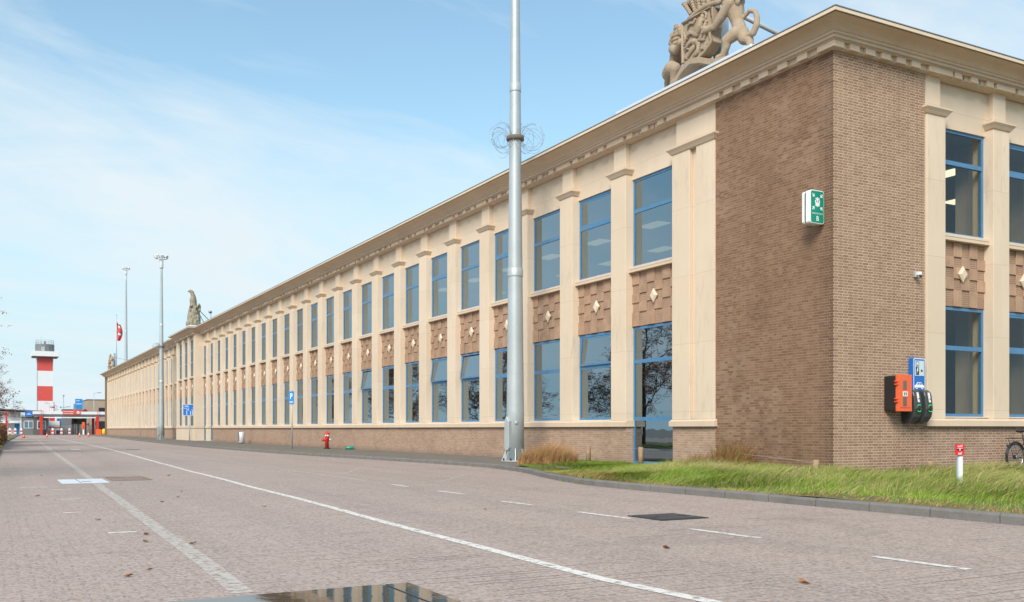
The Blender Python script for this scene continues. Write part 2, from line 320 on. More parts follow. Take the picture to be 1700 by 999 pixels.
# ------------------------------------------------------------------ mesh helpers
class MB:
    def __init__(s): s.v = []; s.f = []; s.mi = []; s.mats = []; s.sm = []
    def mid(s, m):
        if m not in s.mats: s.mats.append(m)
        return s.mats.index(m)
    def add(s, vs, fs, m, smooth=False):
        o = len(s.v); s.v += [tuple(v) for v in vs]; k = s.mid(m)
        for f in fs: s.f.append([i+o for i in f]); s.mi.append(k); s.sm.append(smooth)
        return s
    def box(s, x0, x1, y0, y1, z0, z1, m, rot=0, piv=None):
        if x0 > x1: x0, x1 = x1, x0
        if y0 > y1: y0, y1 = y1, y0
        vs = [(x, y, z) for z in (z0, z1) for y in (y0, y1) for x in (x0, x1)]
        if rot:
            px, py = piv or ((x0+x1)/2, (y0+y1)/2); c, q = math.cos(rot), math.sin(rot)
            vs = [(px+(x-px)*c-(y-py)*q, py+(x-px)*q+(y-py)*c, z) for x, y, z in vs]
        return s.add(vs, [(0, 2, 3, 1), (4, 5, 7, 6), (0, 1, 5, 4), (2, 6, 7, 3), (0, 4, 6, 2), (1, 3, 7, 5)], m)
    def obox(s, o, ax, ay, az, m):     # oriented box: centre + three half vectors
        o, ax, ay, az = map(Vector, (o, ax, ay, az))
        vs = [o+ax*i+ay*j+az*k for k in (-1, 1) for j in (-1, 1) for i in (-1, 1)]
        return s.add(vs, [(0, 2, 3, 1), (4, 5, 7, 6), (0, 1, 5, 4), (2, 6, 7, 3), (0, 4, 6, 2), (1, 3, 7, 5)], m)
    def tube(s, pts, r, m, n=8, smooth=True, cap=True):
        pts = [Vector(p) for p in pts]; rs = r if isinstance(r, (list, tuple)) else [r]*len(pts)
        rings = []; up = None
        for i, p in enumerate(pts):
            d = (pts[min(i+1, len(pts)-1)]-pts[max(i-1, 0)])
            if d.length < 1e-9: d = Vector((0, 0, 1))
            d.normalize()
            if up is None: up = Vector((0, 0, 1)) if abs(d.z) < .9 else Vector((1, 0, 0))
            a = d.cross(up)
            if a.length < 1e-6: a = d.cross(Vector((0, 1, 0)))
            a.normalize(); b = d.cross(a); up = -b if False else up
            rings.append([p+(a*math.cos(2*PI*k/n)+b*math.sin(2*PI*k/n))*rs[i] for k in range(n)])
        vs = [v for rg in rings for v in rg]; fs = []
        for i in range(len(pts)-1):
            for k in range(n): fs.append((i*n+k, i*n+(k+1) % n, (i+1)*n+(k+1) % n, (i+1)*n+k))
        if cap: fs += [tuple(range(n-1, -1, -1)), tuple((len(pts)-1)*n+k for k in range(n))]
        return s.add(vs, fs, m, smooth)
    def lathe(s, prof, o, m, n=24, smooth=True, a0=0):
        vs = [(o[0]+r*math.cos(a0+2*PI*k/n), o[1]+r*math.sin(a0+2*PI*k/n), o[2]+z) for r, z in prof for k in range(n)]
        fs = [(i*n+k, i*n+(k+1) % n, (i+1)*n+(k+1) % n, (i+1)*n+k) for i in range(len(prof)-1) for k in range(n)]
        fs += [tuple(range(n-1, -1, -1)), tuple((len(prof)-1)*n+k for k in range(n))]
        return s.add(vs, fs, m, smooth)
    def ball(s, o, r, m, seg=12, rg=8, rot=None):
        r = r if isinstance(r, (tuple, list)) else (r, r, r); vs = []
        for i in range(rg+1):
            ph = PI*i/rg
            for k in range(seg):
                v = Vector((r[0]*math.sin(ph)*math.cos(2*PI*k/seg), r[1]*math.sin(ph)*math.sin(2*PI*k/seg), r[2]*math.cos(ph)))
                if rot: v.rotate(rot)
                vs.append(Vector(o)+v)
        fs = [(i*seg+k, (i+1)*seg+k, (i+1)*seg+(k+1) % seg, i*seg+(k+1) % seg) for i in range(rg) for k in range(seg)]
        return s.add(vs, fs, m, True)
    def prism(s, poly, o, ux, uy, w, m):   # polygon in the plane (ux, uy) thickened along w
        o, ux, uy, w = map(Vector, (o, ux, uy, w)); n = len(poly)
        a = [o+ux*p[0]+uy*p[1] for p in poly]; b = [v+w for v in a]
        fs = [tuple(range(n)), tuple(range(2*n-1, n-1, -1))]+[(i, n+i, n+(i+1) % n, (i+1) % n) for i in range(n)]
        return s.add(a+b, fs, m)
    def build(s, name, parent=None, bevel=0, loc=None, segs=1):
        me = bpy.data.meshes.new(name)
        o0 = Vector(loc) if loc else Vector((0, 0, 0))
        me.from_pydata([Vector(v)-o0 for v in s.v], [], s.f)
        for m in s.mats: me.materials.append(m)
        me.polygons.foreach_set('material_index', s.mi); me.polygons.foreach_set('use_smooth', s.sm)
        me.update()
        bm = bmesh.new(); bm.from_mesh(me); bmesh.ops.recalc_face_normals(bm, faces=bm.faces)
        uvl = bm.loops.layers.uv.new('UVMap')
        for f in bm.faces:
            nx, ny, nz = map(abs, f.normal)
            for l in f.loops:
                x, y, z = l.vert.co+o0
                l[uvl].uv = (x, y) if nz > nx and nz > ny else ((y, z) if nx > ny else (x, z))
        bm.to_mesh(me); bm.free()
        ob = bpy.data.objects.new(name, me); COL.objects.link(ob)
        if loc: ob.location = o0
        if parent is not None:
            ob.parent = parent
            chain = Vector((0, 0, 0)); q = parent
            while q is not None: chain += Vector(q.location); q = q.parent
            ob.location = o0-chain
        if bevel:
            b = ob.modifiers.new('bevel', 'BEVEL'); b.width = bevel; b.segments = segs; b.limit_method = 'ANGLE'; b.angle_limit = math.radians(40)
        return ob
def tag(o, label=None, cat=None, group=None, kind=None):
    for k, v in (('label', label), ('category', cat), ('group', group), ('kind', kind)):
        if v: o[k] = v
    return o
def thing(name, label, cat, loc=(0, 0, 0), rz=0, group=None):
    o = bpy.data.objects.new(name, None); COL.objects.link(o); o.location = loc; o.rotation_euler = (0, 0, rz)
    o.empty_display_size = .2
    return tag(o, label, cat, group)
def dup(root, loc=None, rz=None, label=None, group=None, par=None, scale=None):
    r = root.copy(); COL.objects.link(r)
    if par is not None: r.parent = par
    if loc is not None: r.location = loc
    if rz is not None: r.rotation_euler = (0, 0, rz)
    if scale: r.scale = scale
    if label: r['label'] = label
    if group: r['group'] = group
    for ch in list(root.children): dup(ch, par=r)
    return r
def remesh(o, vs, smooth=2):
    m = o.modifiers.new('merge', 'REMESH'); m.mode = 'VOXEL'; m.voxel_size = vs; m.use_smooth_shade = True
    if smooth: k = o.modifiers.new('smooth', 'SMOOTH'); k.factor = .5; k.iterations = smooth
def caps(mb, pts, rs, m):
    # chain of overlapping tapered capsules
    for i in range(len(pts)-1):
        a, b = Vector(pts[i]), Vector(pts[i+1]); mb.tube([a, b], [rs[i], rs[i+1]], m, 12)
    for p, r in zip(pts, rs): mb.ball(p, r, m)
_tc = {}
def text(mb, s, o, ux, uy, size, m, align='CENTER', bold=0., depth=.004, sx=1.):
    """lettering as thin raised mesh: baseline centre at o, in the plane (ux, uy)"""
    k = (s, align, bold)
    if k not in _tc:
        cu = bpy.data.curves.new('lettering', 'FONT'); cu.body = s; cu.align_x = align; cu.size = 1; cu.offset = bold; cu.extrude = 0; cu.resolution_u = 3
        ob = bpy.data.objects.new('lettering', cu); COL.objects.link(ob); C.view_layer.update()
        me = bpy.data.meshes.new_from_object(ob.evaluated_get(C.evaluated_depsgraph_get()))
        _tc[k] = ([tuple(v.co) for v in me.vertices], [tuple(p.vertices) for p in me.polygons])
        bpy.data.objects.remove(ob); bpy.data.curves.remove(cu); bpy.data.meshes.remove(me)
    vs, fs = _tc[k]; ux, uy, o = Vector(ux), Vector(uy), Vector(o); w = ux.cross(uy).normalized()
    mb.add([o+ux*(v[0]*size*sx)+uy*(v[1]*size)+w*depth for v in vs], fs, m)

# ------------------------------------------------------------------ ground
def structure(o): return tag(o, kind='structure')
mb = MB(); mb.box(-1500, 1500, -1500, 2500, -1., -.03, MT['ground']); structure(mb.build('ground'))
mb = MB(); mb.add([(-60, -60, 0), (60, -60, 0), (60, 215, 0), (-60, 215, 0)], [(0, 1, 2, 3)], MT['road']); structure(mb.build('road'))

KERB = [(-5.75, -60), (-5.76, -8.3), (-5.77, -3.8), (-5.86, -1.4), (-5.9, .5), (-5.75, 1.6), (-5.5, 2.77), (-4.95, 4.6), (-4.3, 6.4), (-3.85, 8.2), (-3.55, 9.9), (-3.5, 11.5), (-3.6, 14), (-3.9, 18), (-4.5, 25.5), (-4.9, 36.5), (-5.0, 48), (-4.5, 70), (-3.6, 95), (-2.1, 134.8), (-1.9, 180)]
def offset(poly, d):
    r = []
    for i, p in enumerate(poly):
        a = Vector(poly[max(i-1, 0)]); b = Vector(poly[min(i+1, len(poly)-1)]); t = (b-a).normalized(); r.append((p[0]+t.y*d, p[1]-t.x*d))
    return r
KIN = offset(KERB, .14)
def strip(mb, A, B, z, m):
    n = len(A); mb.add([(x, y, z) for x, y in A]+[(x, y, z) for x, y in B], [(i, i+1, n+i+1, n+i) for i in range(n-1)], m)
def kerbstones(name, outer, inner, z1, label, step=1.0):
    mb = MB(); L = [0]
    for a, b in zip(outer, outer[1:]): L.append(L[-1]+math.dist(a, b))
    def at(poly, s):
        for i in range(len(L)-1):
            if s <= L[i+1] or i == len(L)-2:
                t = (s-L[i])/(L[i+1]-L[i]); return (poly[i][0]+(poly[i+1][0]-poly[i][0])*t, poly[i][1]+(poly[i+1][1]-poly[i][1])*t)
    s = 0; rnd = random.Random(3)
    while s < L[-1]-.1:
        e = min(s+step, L[-1]); a, b, c, d = at(outer, s+.008), at(outer, e-.008), at(inner, e-.008), at(inner, s+.008)
        dz = rnd.uniform(-.006, .006); a2, b2 = [(p[0]+(q[0]-p[0])*.14, p[1]+(q[1]-p[1])*.14) for p, q in ((a, d), (b, c))]
        vs = [(*a, -.05), (*b, -.05), (*c, -.05), (*d, -.05), (*a, z1-.03+dz), (*b, z1-.03+dz), (*a2, z1+dz), (*b2, z1+dz), (*c, z1+dz), (*d, z1+dz)]
        mb.add(vs, [(0, 1, 5, 4), (4, 5, 7, 6), (6, 7, 8, 9), (2, 3, 9, 8), (1, 2, 8, 7, 5), (3, 0, 4, 6, 9)], MT['kerb']); s = e
    return structure(mb.build(name))
kerbstones('kerb', KERB, KIN, .125, '')
# pavement between kerb and building (from the mast northwards)
mb = MB(); k = KERB.index((-3.85, 8.2)); A = KIN[k:]; strip(mb, A, [(.35, y) for x, y in A], .118, MT['walk'])
structure(mb.build('pavement'))
mb = MB(); mb.add([(-1.2, -.9, .118), (30, -.9, .118), (30, 3, .118), (.2, 3, .118), (.2, .2, .118)], [(0, 1, 2, 3, 4)], MT['walk'])
structure(mb.build('path'))
# paving in front of the far gate is the same road; left verge
VL = [(-16.6, 22), (-16.25, 40), (-16.15, 48.5), (-15.6, 72), (-15.0, 95), (-12.9, 158), (-11.9, 186)]
VLi = offset(VL, -.14)
kerbstones('kerb', VL[::-1], VLi[::-1], .12, '', 1.)
mb = MB(); strip(mb, VLi, [(x-14, y) for x, y in VLi], .1, MT['soil']); structure(mb.build('verge_soil'))
# main verge bed: gentle mound
def verge_h(x, y):
    return .10+.07*math.sin(x*1.3+y*.7)*.5+.06*min(1, max(0, (x+5.6)/3))+.03*mnoise.noise((x*.9, y*.9, 0))
def inverge(x, y):
    if y < 0:
        return x > -5.6 and (y < -1.1 or x < .1)
    if x > -.0: return False
    # kerb boundary
    for (a, b), (c, d) in zip(KIN, KIN[1:]):
        if b <= y <= d: return x > a+(c-a)*(y-b)/(d-b)+.02 and y < 8.0+max(0, (x+3.4))*.9
    return False
mb = MB(); g = {}; st = .25
vs = []; fs = []
def gi(i, j):
    if (i, j) not in g:
        x, y = -5.66+i*st, -30+j*st
        g[(i, j)] = len(vs); vs.append((x, y, verge_h(x, y)))
    return g[(i, j)]
for i in range(0, 150):
    for j in range(0, 175):
        x, y = -5.66+(i+.5)*st, -30+(j+.5)*st
        if inverge(x, y) or (x < -5.4 and y < 1.2): fs.append((gi(i, j), gi(i+1, j), gi(i+1, j+1), gi(i, j+1)))
mb.add(vs, fs, MT['soil'], True); structure(mb.build('verge'))

# road markings
def ribbon(mb, pts, w, m, z=.004):
    L = offset(pts, w/2); R = offset(pts, -w/2); strip(mb, L, R, z, m)
def wob(pts, amp=.03, step=1.5, seed=1):
    r = random.Random(seed); o = []
    for a, b in zip(pts, pts[1:]):
        n = max(1, int(math.dist(a, b)/step))
        for i in range(n):
            t = i/n; o.append((a[0]+(b[0]-a[0])*t+r.uniform(-amp, amp), a[1]+(b[1]-a[1])*t))
    return o+[pts[-1]]
mb = MB(); ribbon(mb, wob([(-15.12, -8.6), (-15.07, -7.03), (-12.31, 99.7)], .012), .16, MT['line2'])
mb.build('road_line').__setitem__('kind', 'structure')
mb = MB(); ribbon(mb, wob([(-12.42, -13.5), (-12.42, -10.45), (-12.51, -9.28), (-12.43, -7), (-12.39, -4.28), (-12.2, -.6), (-11.8, 13.9), (-10.63, 45.3), (-9.37, 121.6)], .02, 1.2, 4), .13, MT['line'])
mb.build('road_line').__setitem__('kind', 'structure')
mb = MB()
for a, b in (((-9.56, -10.33), (-9.6, -9.38)), ((-9.48, -7.78), (-9.52, -6.66)), ((-9.39, -5.3), (-9.44, -4.11)), ((-9.4, -2.7), (-9.46, -1.8)), ((-9.25, 0), (-9.3, 1.02)), ((-9.3, 2.5), (-9.27, 3.46))):
    ribbon(mb, [a, b], .1, MT['line'])
ribbon(mb, wob([(-9.27, 5.07), (-9.33, 11.2), (-9.14, 39.2), (-8.6, 70)], .02), .1, MT['line2'])
ribbon(mb, wob([(-8.0, 3.82), (-6.3, 6.2), (-4.3, 8.42)], .02, 1), .07, MT['line2'])
ribbon(mb, wob([(-8.6, 8.5), (-6.8, 12.2), (-5.1, 15.4)], .02, 1), .06, MT['line2'])
ribbon(mb, wob([(-9.1, 22.2), (-6.4, 25.4), (-5.3, 28.0)], .02, 1), .06, MT['line2'])
mb.build('road_dashes').__setitem__('kind', 'structure')
mb = MB()
for x, y, w in ((-15.5, 4.85, .35), (-15.7, -.82, .24), (-15.4, -3.9, .3), (-15.55, 2.0, .28), (-15.95, 5.9, .5)): mb.box(x-w/2, x+w/2, y-.05, y+.05, .003, .0045, MT['line'])
mb.build('road_ticks').__setitem__('kind', 'structure')

# covers in the road
mb = MB(); mb.box(-15.37, -14.43, 7.05, 8.75, .0, .010, MT['zinc']); mb.box(-15.0, -14.985, 7.05, 8.9, .0105, .0125, MT['darkplate']); mb.box(-14.95, -14.75, 7.5, 7.62, .0105, .013, MT['black'])
tag(mb.build('metal_hatch', bevel=.003), 'pale grey metal hatch set in the road across the left white line', 'hatch')
mb = MB()
for x0, x1, y0, y1 in ((-14.3, -13.45, 7.7, 7.74), (-14.3, -13.45, 9.36, 9.4), (-14.3, -14.26, 7.74, 9.36), (-13.49, -13.45, 7.74, 9.36)): mb.box(x0, x1, y0, y1, .0, .009, MT['rusty'])
for i in range(9): mb.box(-14.2+i*.08, -14.175+i*.08, 7.74, 9.36, .0, .008, MT['rusty'])
tag(mb.build('drain_grate'), 'rusty brown slotted drain grate right beside the pale hatch', 'drain')
mb = MB(); mb.box(-9.21, -8.44, -5.72, -4.97, .0, .012, MT['darkplate']); mb.box(-9.17, -8.48, -5.68, -5.01, .0125, .016, MT['darkplate'])
for i in range(2): mb.box(-9.1+i*.5, -9.0+i*.5, -5.38, -5.3, .0165, .020, MT['black'])
tag(mb.build('manhole_cover', bevel=.003), 'square dark grey manhole cover between the dashed lines on the right', 'manhole cover')
t = thing('inspection_cover', 'large glossy wet black cover with steel rim at the bottom edge', 'cover', (-15, -9.3, 0))
mb = MB(); mb.box(-16.4, -13.93, -10.4, -8.78, .0, .012, MT['galv_dk']); mb.build('rim', t, bevel=.003)
mb = MB(); mb.box(-16.36, -14.17, -10.36, -8.84, .0125, .026, MT['gloss']); mb.build('panel', t, bevel=.004)
mb = MB(); mb.box(-14.145, -13.96, -10.36, -8.84, .0125, .024, MT['gloss']); mb.build('panel', t, bevel=.004)
mb = MB(); mb.box(-12.7, -12.2, 44.0, 44.9, 0, .008, MT['zinc']); tag(mb.build('metal_hatch'), 'small pale metal plate far off in the road between the white lines', 'hatch')
mb = MB(); mb.box(-9.9, -9.2, 42.6, 43.5, 0, .008, MT['darkplate']); tag(mb.build('manhole_cover'), 'small far-off dark manhole cover on the third white line', 'manhole cover')
# fallen leaves on the road
rnd = random.Random(5); leafmb = None
LP = [(-15.5, -2.2), (-15.2, -4.3), (-15.3, -5.0), (-14.9, -5.4), (-15.75, -7.4), (-15.55, -7.1), (-14.3, .6), (-13.1, -1.1), (-13.9, 1.6), (-10.9, -8.0), (-13.6, 3.0), (-15.6, 11), (-14.3, 6.2), (-16.0, 3), (-10.4, -3.1), (-12.8, 9.6), (-11.3, -10.2)]
for i, (x, y) in enumerate(LP):
    mb = MB(); a = rnd.uniform(0, 6.3); c, s_ = math.cos(a), math.sin(a); q = []; sz = rnd.uniform(.03, .055)
    for u_, v_, h in ((-1, 0, .1), (-.3, .5, .5), (.5, .35, .2), (1, 0, .45), (.5, -.4, .7), (-.3, -.5, .2), (0, 0, .05)): q.append((x+(u_*c-v_*s_)*sz, y+(u_*s_+v_*c)*sz, .004+h*sz*.8))
    mb.add(q, [(6, k, (k+1) % 6) for k in range(6)], MT['rust'] if i % 3 else MT['leaf'])
    tag(mb.build('fallen_leaf'), 'curled dead brown leaf lying loose on the road paving', 'leaf', 'dead leaves scattered on the road')

# ------------------------------------------------------------------ building
BLD = thing('office_building', 'long two-storey cream and brown brick building with blue windows', 'building', (0, 0, .12))
cre, cr2 = MT['cream'], MT['cream2']
YE = 157.9; ZT = 9.77; ZB = .02
PIT = 3.0; U0 = 5.84
def fL(mb, u0, u1, p0, p1, z0, z1, m): mb.box(p0, p1, u0, u1, z0, z1, m)
def fR(mb, u0, u1, p0, p1, z0, z1, m): mb.box(u0, u1, p0, p1, z0, z1, m)

mb = MB()
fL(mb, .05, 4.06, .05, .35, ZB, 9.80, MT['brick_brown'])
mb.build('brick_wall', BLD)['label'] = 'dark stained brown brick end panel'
mb = MB(); fR(mb, .352, 3.12, .05, .35, ZB, 9.80, MT['brick_tan']); 
mb.box(.051, .352, .048, .35, ZB, 9.80, MT['brick_tan']); mb.build('brick_wall', BLD)
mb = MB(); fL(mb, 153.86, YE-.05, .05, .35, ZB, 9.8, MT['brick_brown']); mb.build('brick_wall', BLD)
# openings that reach the ground (bay index)
DOORS = {0, 21, 22, 27, 31, 36}
# plinth
def bay(k): return (U0+PIT*k, U0+PIT*(k+1)-.78)
mb = MB(); led = MB()
def ledge(u0, u1, x0=-.07, f=fL):
    f(led, u0, u1, x0, .30, 1.235, 1.375, cr2)
    # sloped weathering
    if f is fL: led.add([(x0, u0, 1.375), (x0, u1, 1.375), (x0+.1, u1, 1.43), (x0+.1, u0, 1.43), (.3, u0, 1.375), (.3, u1, 1.375), (.3, u1, 1.43), (.3, u0, 1.43)], [(0, 1, 2, 3), (2, 3, 7, 6), (1, 5, 6, 2), (0, 3, 7, 4)], cr2)
    else: led.add([(u0, x0, 1.375), (u1, x0, 1.375), (u1, x0+.1, 1.43), (u0, x0+.1, 1.43), (u0, .3, 1.375), (u1, .3, 1.375), (u1, .3, 1.43), (u0, .3, 1.43)], [(0, 1, 2, 3), (2, 3, 7, 6), (1, 5, 6, 2), (0, 3, 7, 4)], cr2)
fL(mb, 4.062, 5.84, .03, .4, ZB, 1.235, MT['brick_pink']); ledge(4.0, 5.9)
s = bay(0)[1]
segs = []
for k in sorted(DOORS-{0}):
    segs.append((s, bay(k)[0])); s = bay(k)[1]
segs.append((s, 153.86))
for a, b in segs:
    if a < 74 and b > 60: pass
    for c, d in ((a, min(b, 74.06)), (max(a, 83.84), b)):
        if d-c > .05:
            if d-c < 1.2 : fL(mb, c, d, .0, .4, ZB, 1.235, cre)
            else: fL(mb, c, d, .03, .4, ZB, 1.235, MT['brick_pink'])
            ledge(c-.05 if c not in (83.84,) else c, d+.05 if d not in (74.06,) else d)
mb.build('plinth', BLD)
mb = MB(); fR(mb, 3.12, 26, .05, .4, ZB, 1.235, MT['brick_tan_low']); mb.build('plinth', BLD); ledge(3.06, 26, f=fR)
# pavilion base and cheeks
mb = MB(); mb.box(-.55, .3, 74.061, 83.839, ZB, 1.235, cre); mb.box(-.60, .29, 74.02, 83.88, 1.236, 1.43, cr2)
mb.build('plinth', BLD)['label'] = 'smooth cream stone base of the projecting centre bay'
led.build('ledge', BLD, bevel=.006)
# frieze panels
mb = MB(); fL(mb, 5.0, 74.06, .235, .45, 8.65, 9.80, cre); fL(mb, 83.84, 153.4, .235, .45, 8.65, 9.80, cre); mb.build('frieze', BLD)
mb = MB(); fR(mb, 3.6, 26, .235, .45, 8.65, 9.80, cre); mb.build('frieze', BLD)
# pilasters
def pil(u0, u1, f=fL, groove=None, cap=True, x0=0., base=1.43, up=(.10, .05)):
    m = MB(); z1 = 8.79 if cap else 9.9
    if groove:
        f(m, u0, groove[0], x0, .6, base, 8.79, cre); f(m, groove[1], u1, x0, .6, base, 8.79, cre); f(m, groove[0], groove[1], .12, .58, base, 8.79, cre)
    else: f(m, u0, u1, x0, .6, base, z1, cre)
    if cap: f(m, u0+up[0], u1-up[1], x0+.07, .5, 8.97, 9.80, cre)
    if base > 1: f(m, u0, u1, x0+.004, .5, 1.30, base+.0, cre)
    o = m.build('pilaster', BLD, bevel=.008)
    if cap:
        m = MB(); cs = [(0, 8.79, .0), (0, 8.81, .03), (0, 8.87, .07), (0, 8.93, .12), (0, 8.97, .12)]
        prev = None
        for i, (_, z, q) in enumerate(cs):
            ring = [(x0-q, u0-q), (x0-q, u1+q), (.45, u1+q), (.45, u0-q)]
            if f is fR: ring = [(b, a) for a, b in ring]
            m.v += [(a, b, z) for a, b in ring]; m.mid(cr2)
        n = 4
        for i in range(len(cs)-1):
            for k in range(4): m.f.append([i*4+k, i*4+(k+1) % 4, (i+1)*4+(k+1) % 4, (i+1)*4+k]); m.mi.append(0); m.sm.append(False)
        m.f.append([0, 1, 2, 3]); m.mi.append(0); m.sm.append(False); m.f.append([16, 17, 18, 19]); m.mi.append(0); m.sm.append(False)
        m.build('capital', o)
    return o
pil(4.06, 5.84, groove=(4.80, 5.08), up=(.04, .10))
for k in range(1, 50):
    a, b = U0+PIT*k-.78, U0+PIT*k
    base = 1.43
    if k-1 in DOORS and k in DOORS: base = ZB
    if k in (23, 24, 25, 26): pil(a, b, cap=False, x0=-.53); continue
    if k == 49: pil(152.06, 153.86, groove=(152.82, 153.1)); continue
    pil(a, b, base=1.43)
RB = [(3.82+2.48*i, 3.82+2.48*i+1.84) for i in range(8)]
pil(3.14, 3.82, f=fR, up=(.04, .1))
for i in range(8): pil(RB[i][1], RB[i][1]+.64, f=fR)
# pavilion cheeks (solid side walls) and upper frieze
mb = MB(); mb.box(-.54, .6, 74.061, 74.3, 1.43, 9.9, cre); mb.box(-.54, .6, 83.6, 83.839, 1.43, 9.9, cre); mb.box(-.3, .4, 74.3, 83.6, 9.45, 9.9, cre)
mb.build('side_wall', BLD)

# windows
random.seed(11)
def frame_mesh(w, h, trans, thick, split, sl=False):
    """frame in local x (width) y (depth) z; origin bottom-left; trans = list of transom heights"""
    m = MB(); B = MT['blue']; e = .074
    m.box(0, w, 0, .09, 0, e, B); m.box(0, w, 0, .09, h-e, h, B); m.box(0, e, 0, .09, e, h-e, B); m.box(w-e, w, 0, .09, e, h-e, B)
    for z in trans: m.box(e, w-e, -.004, .09, z-.055, z+.055, B)
    if split:  # opening light has its own sash
        z0, z1 = trans[-1]+.055, h-e; s_ = .055
        m.box(e, w-e, .012, .07, z0, z0+s_, B); m.box(e, w-e, .012, .07, z1-s_, z1, B)
        m.box(e, e+s_, .012, .07, z0+s_, z1-s_, B); m.box(w-e-s_, w-e, .012, .07, z0+s_, z1-s_, B)
    if sl: m.box(0, w, -.155, .05, -.03, -.002, MT['cream'])
    # dark seam under the head
    m.box(.01, w-.01, .004, .05, h, h+.012, MT['black'])
    return m
protos = {}
def window(kind, u0, w, z0, h, trans, split, right=False, tilt=0, stuffmb=None):
    key = (kind, round(w, 2), round(h, 2), split, right, tilt, tuple(trans))
    depth = .285
    if key not in protos:
        fm = frame_mesh(w, h, trans, .1, split, sl=kind in ('low', 'lowR', 'pavlow'))
        pm = MB(); g = MT['glass2'] if right else MT['glass']
        zs = [.085]+[t for t in trans]+[h-.085]
        if tilt:
            pm.box(.08, w-.08, .022, .03, .06, trans[-1], g)
            pm2 = MB(); z0_, z1_ = trans[-1]+.055, h-.09
            a = math.radians(tilt); Hh = z1_-z0_
            # bottom-hinged hopper / top-hinged light leaning outwards
            dx = -math.sin(a)*Hh
            q8 = [(.13, .022+dx, z0_+.03), (w-.13, .022+dx, z0_+.03), (w-.13, .022, z1_-.03), (.13, .022, z1_-.03)]
            pm.add(q8+[(a8, b8+.008, c8) for a8, b8, c8 in q8], [(0, 1, 2, 3), (7, 6, 5, 4), (0, 4, 5, 1), (1, 5, 6, 2), (2, 6, 7, 3), (3, 7, 4, 0)], g)
            for (p, q) in (((.09, 0), (.14, 0)), ((w-.14, 0), (w-.09, 0))):
                fm.add([(p[0], dx, z0_), (q[0], dx, z0_), (q[0], dx+.04, z0_), (p[0], dx+.04, z0_), (p[0], 0, z1_), (q[0], 0, z1_), (q[0], .04, z1_), (p[0], .04, z1_)], [(0, 1, 2, 3), (4, 5, 6, 7), (0, 1, 5, 4), (2, 3, 7, 6), (0, 3, 7, 4), (1, 2, 6, 5)], MT['blue'])
            fm.box(.09, w-.09, dx, dx+.04, z0_, z0_+.06, MT['blue'])
        else: pm.box(.06, w-.06, .022, .03, .06, h-.06, g)
        protos[key] = (fm, pm, [None, None])
    fm, pm, cache = protos[key]
    if stuffmb is not None:
        for src in (fm, pm):
            o9 = len(stuffmb.v)
            stuffmb.v += [((depth+p[1]), u0+w-p[0], z0+p[2]) if not right else (u0+p[0], depth+p[1], z0+p[2]) for p in src.v]
            for fi, f in enumerate(src.f): stuffmb.f.append([i+o9 for i in f]); stuffmb.mi.append(stuffmb.mid(src.mats[src.mi[fi]])); stuffmb.sm.append(False)
        return None
    if cache[0] is None:
        a = fm.build('window', BLD); b = pm.build('pane', a); cache[0] = a; cache[1] = b; b.location = (0, 0, 0)
        a.location = (0, 0, 0)
    else:
        a = cache[0].copy(); COL.objects.link(a); b = cache[1].copy(); COL.objects.link(b); b.parent = a
    if right: a.location = (u0, depth, z0-.12)
    else: a.location = (depth, u0+w, z0-.12); a.rotation_euler = (0, 0, -PI/2)
    return a
stuffw = MB(); spst = MB()
spproto = [None]
def spandrel_mesh(w):
    m = MB(); x0, x1 = .25, .5; z0, z1 = 4.24, 5.84
    m.box(0, w, .262, .5, z0, z1, MT['tile_h']); n = 6; cw = w/n
    zs = [5.84, 5.48, 5.21, 4.94, 4.66, 4.24]
    for c in range(n):
        for r in range(5):
            if (r+c) % 2 == 0: m.box(c*cw+.004, (c+1)*cw-.004, .228, .262, zs[r+1]+.003, zs[r]-.003, MT['tile_v'])
    return m
def spandrel(u0, w, right=False, x=0., key=0):
    global spproto
    if spproto[0] is None: spproto[0] = {}
    d = spproto[0]
    if w not in d:
        a = spandrel_mesh(w).build('spandrel', BLD); a.location = (0, 0, 0)
        m = MB(); c = w/2; zc = 5.05; R_ = .18; H_ = .205
        m.v = [(c-R_, .223, zc), (c, .223, zc-H_), (c+R_, .223, zc), (c, .223, zc+H_), (c-R_, .185, zc), (c, .185, zc-H_), (c+R_, .185, zc), (c, .185, zc+H_), (c-R_+.07, .15, zc), (c, .15, zc-H_+.08), (c+R_-.07, .15, zc), (c, .15, zc+H_-.08)]
        m.mid(cre)
        for f in [(0, 1, 5, 4), (1, 2, 6, 5), (2, 3, 7, 6), (3, 0, 4, 7), (4, 5, 9, 8), (5, 6, 10, 9), (6, 7, 11, 10), (7, 4, 8, 11), (8, 9, 10, 11), (0, 3, 2, 1)]: m.f.append(list(f)); m.mi.append(0); m.sm.append(False)
        b = m.build('diamond', a); b.location = (0, 0, 0); d[w] = (a, b)
        s_ = MB(); s_.box(-.0, w, -.0+.10, .3, 5.845, 6.0, cr2); s_.box(.02, w-.02, .09, .3, 5.93, 6.003, cre); c_ = s_.build('sill', a, bevel=.006); c_.location = (0, 0, 0)
    else:
        a0, b0 = d[w]; a = a0.copy(); COL.objects.link(a)
        for ch in list(a0.children):
            q = ch.copy(); COL.objects.link(q); q.parent = a
    if right: a.location = (u0, 0, -.12)
    else: a.location = (x, u0+w, -.12); a.rotation_euler = (0, 0, -PI/2)
    return a
sill = MB()
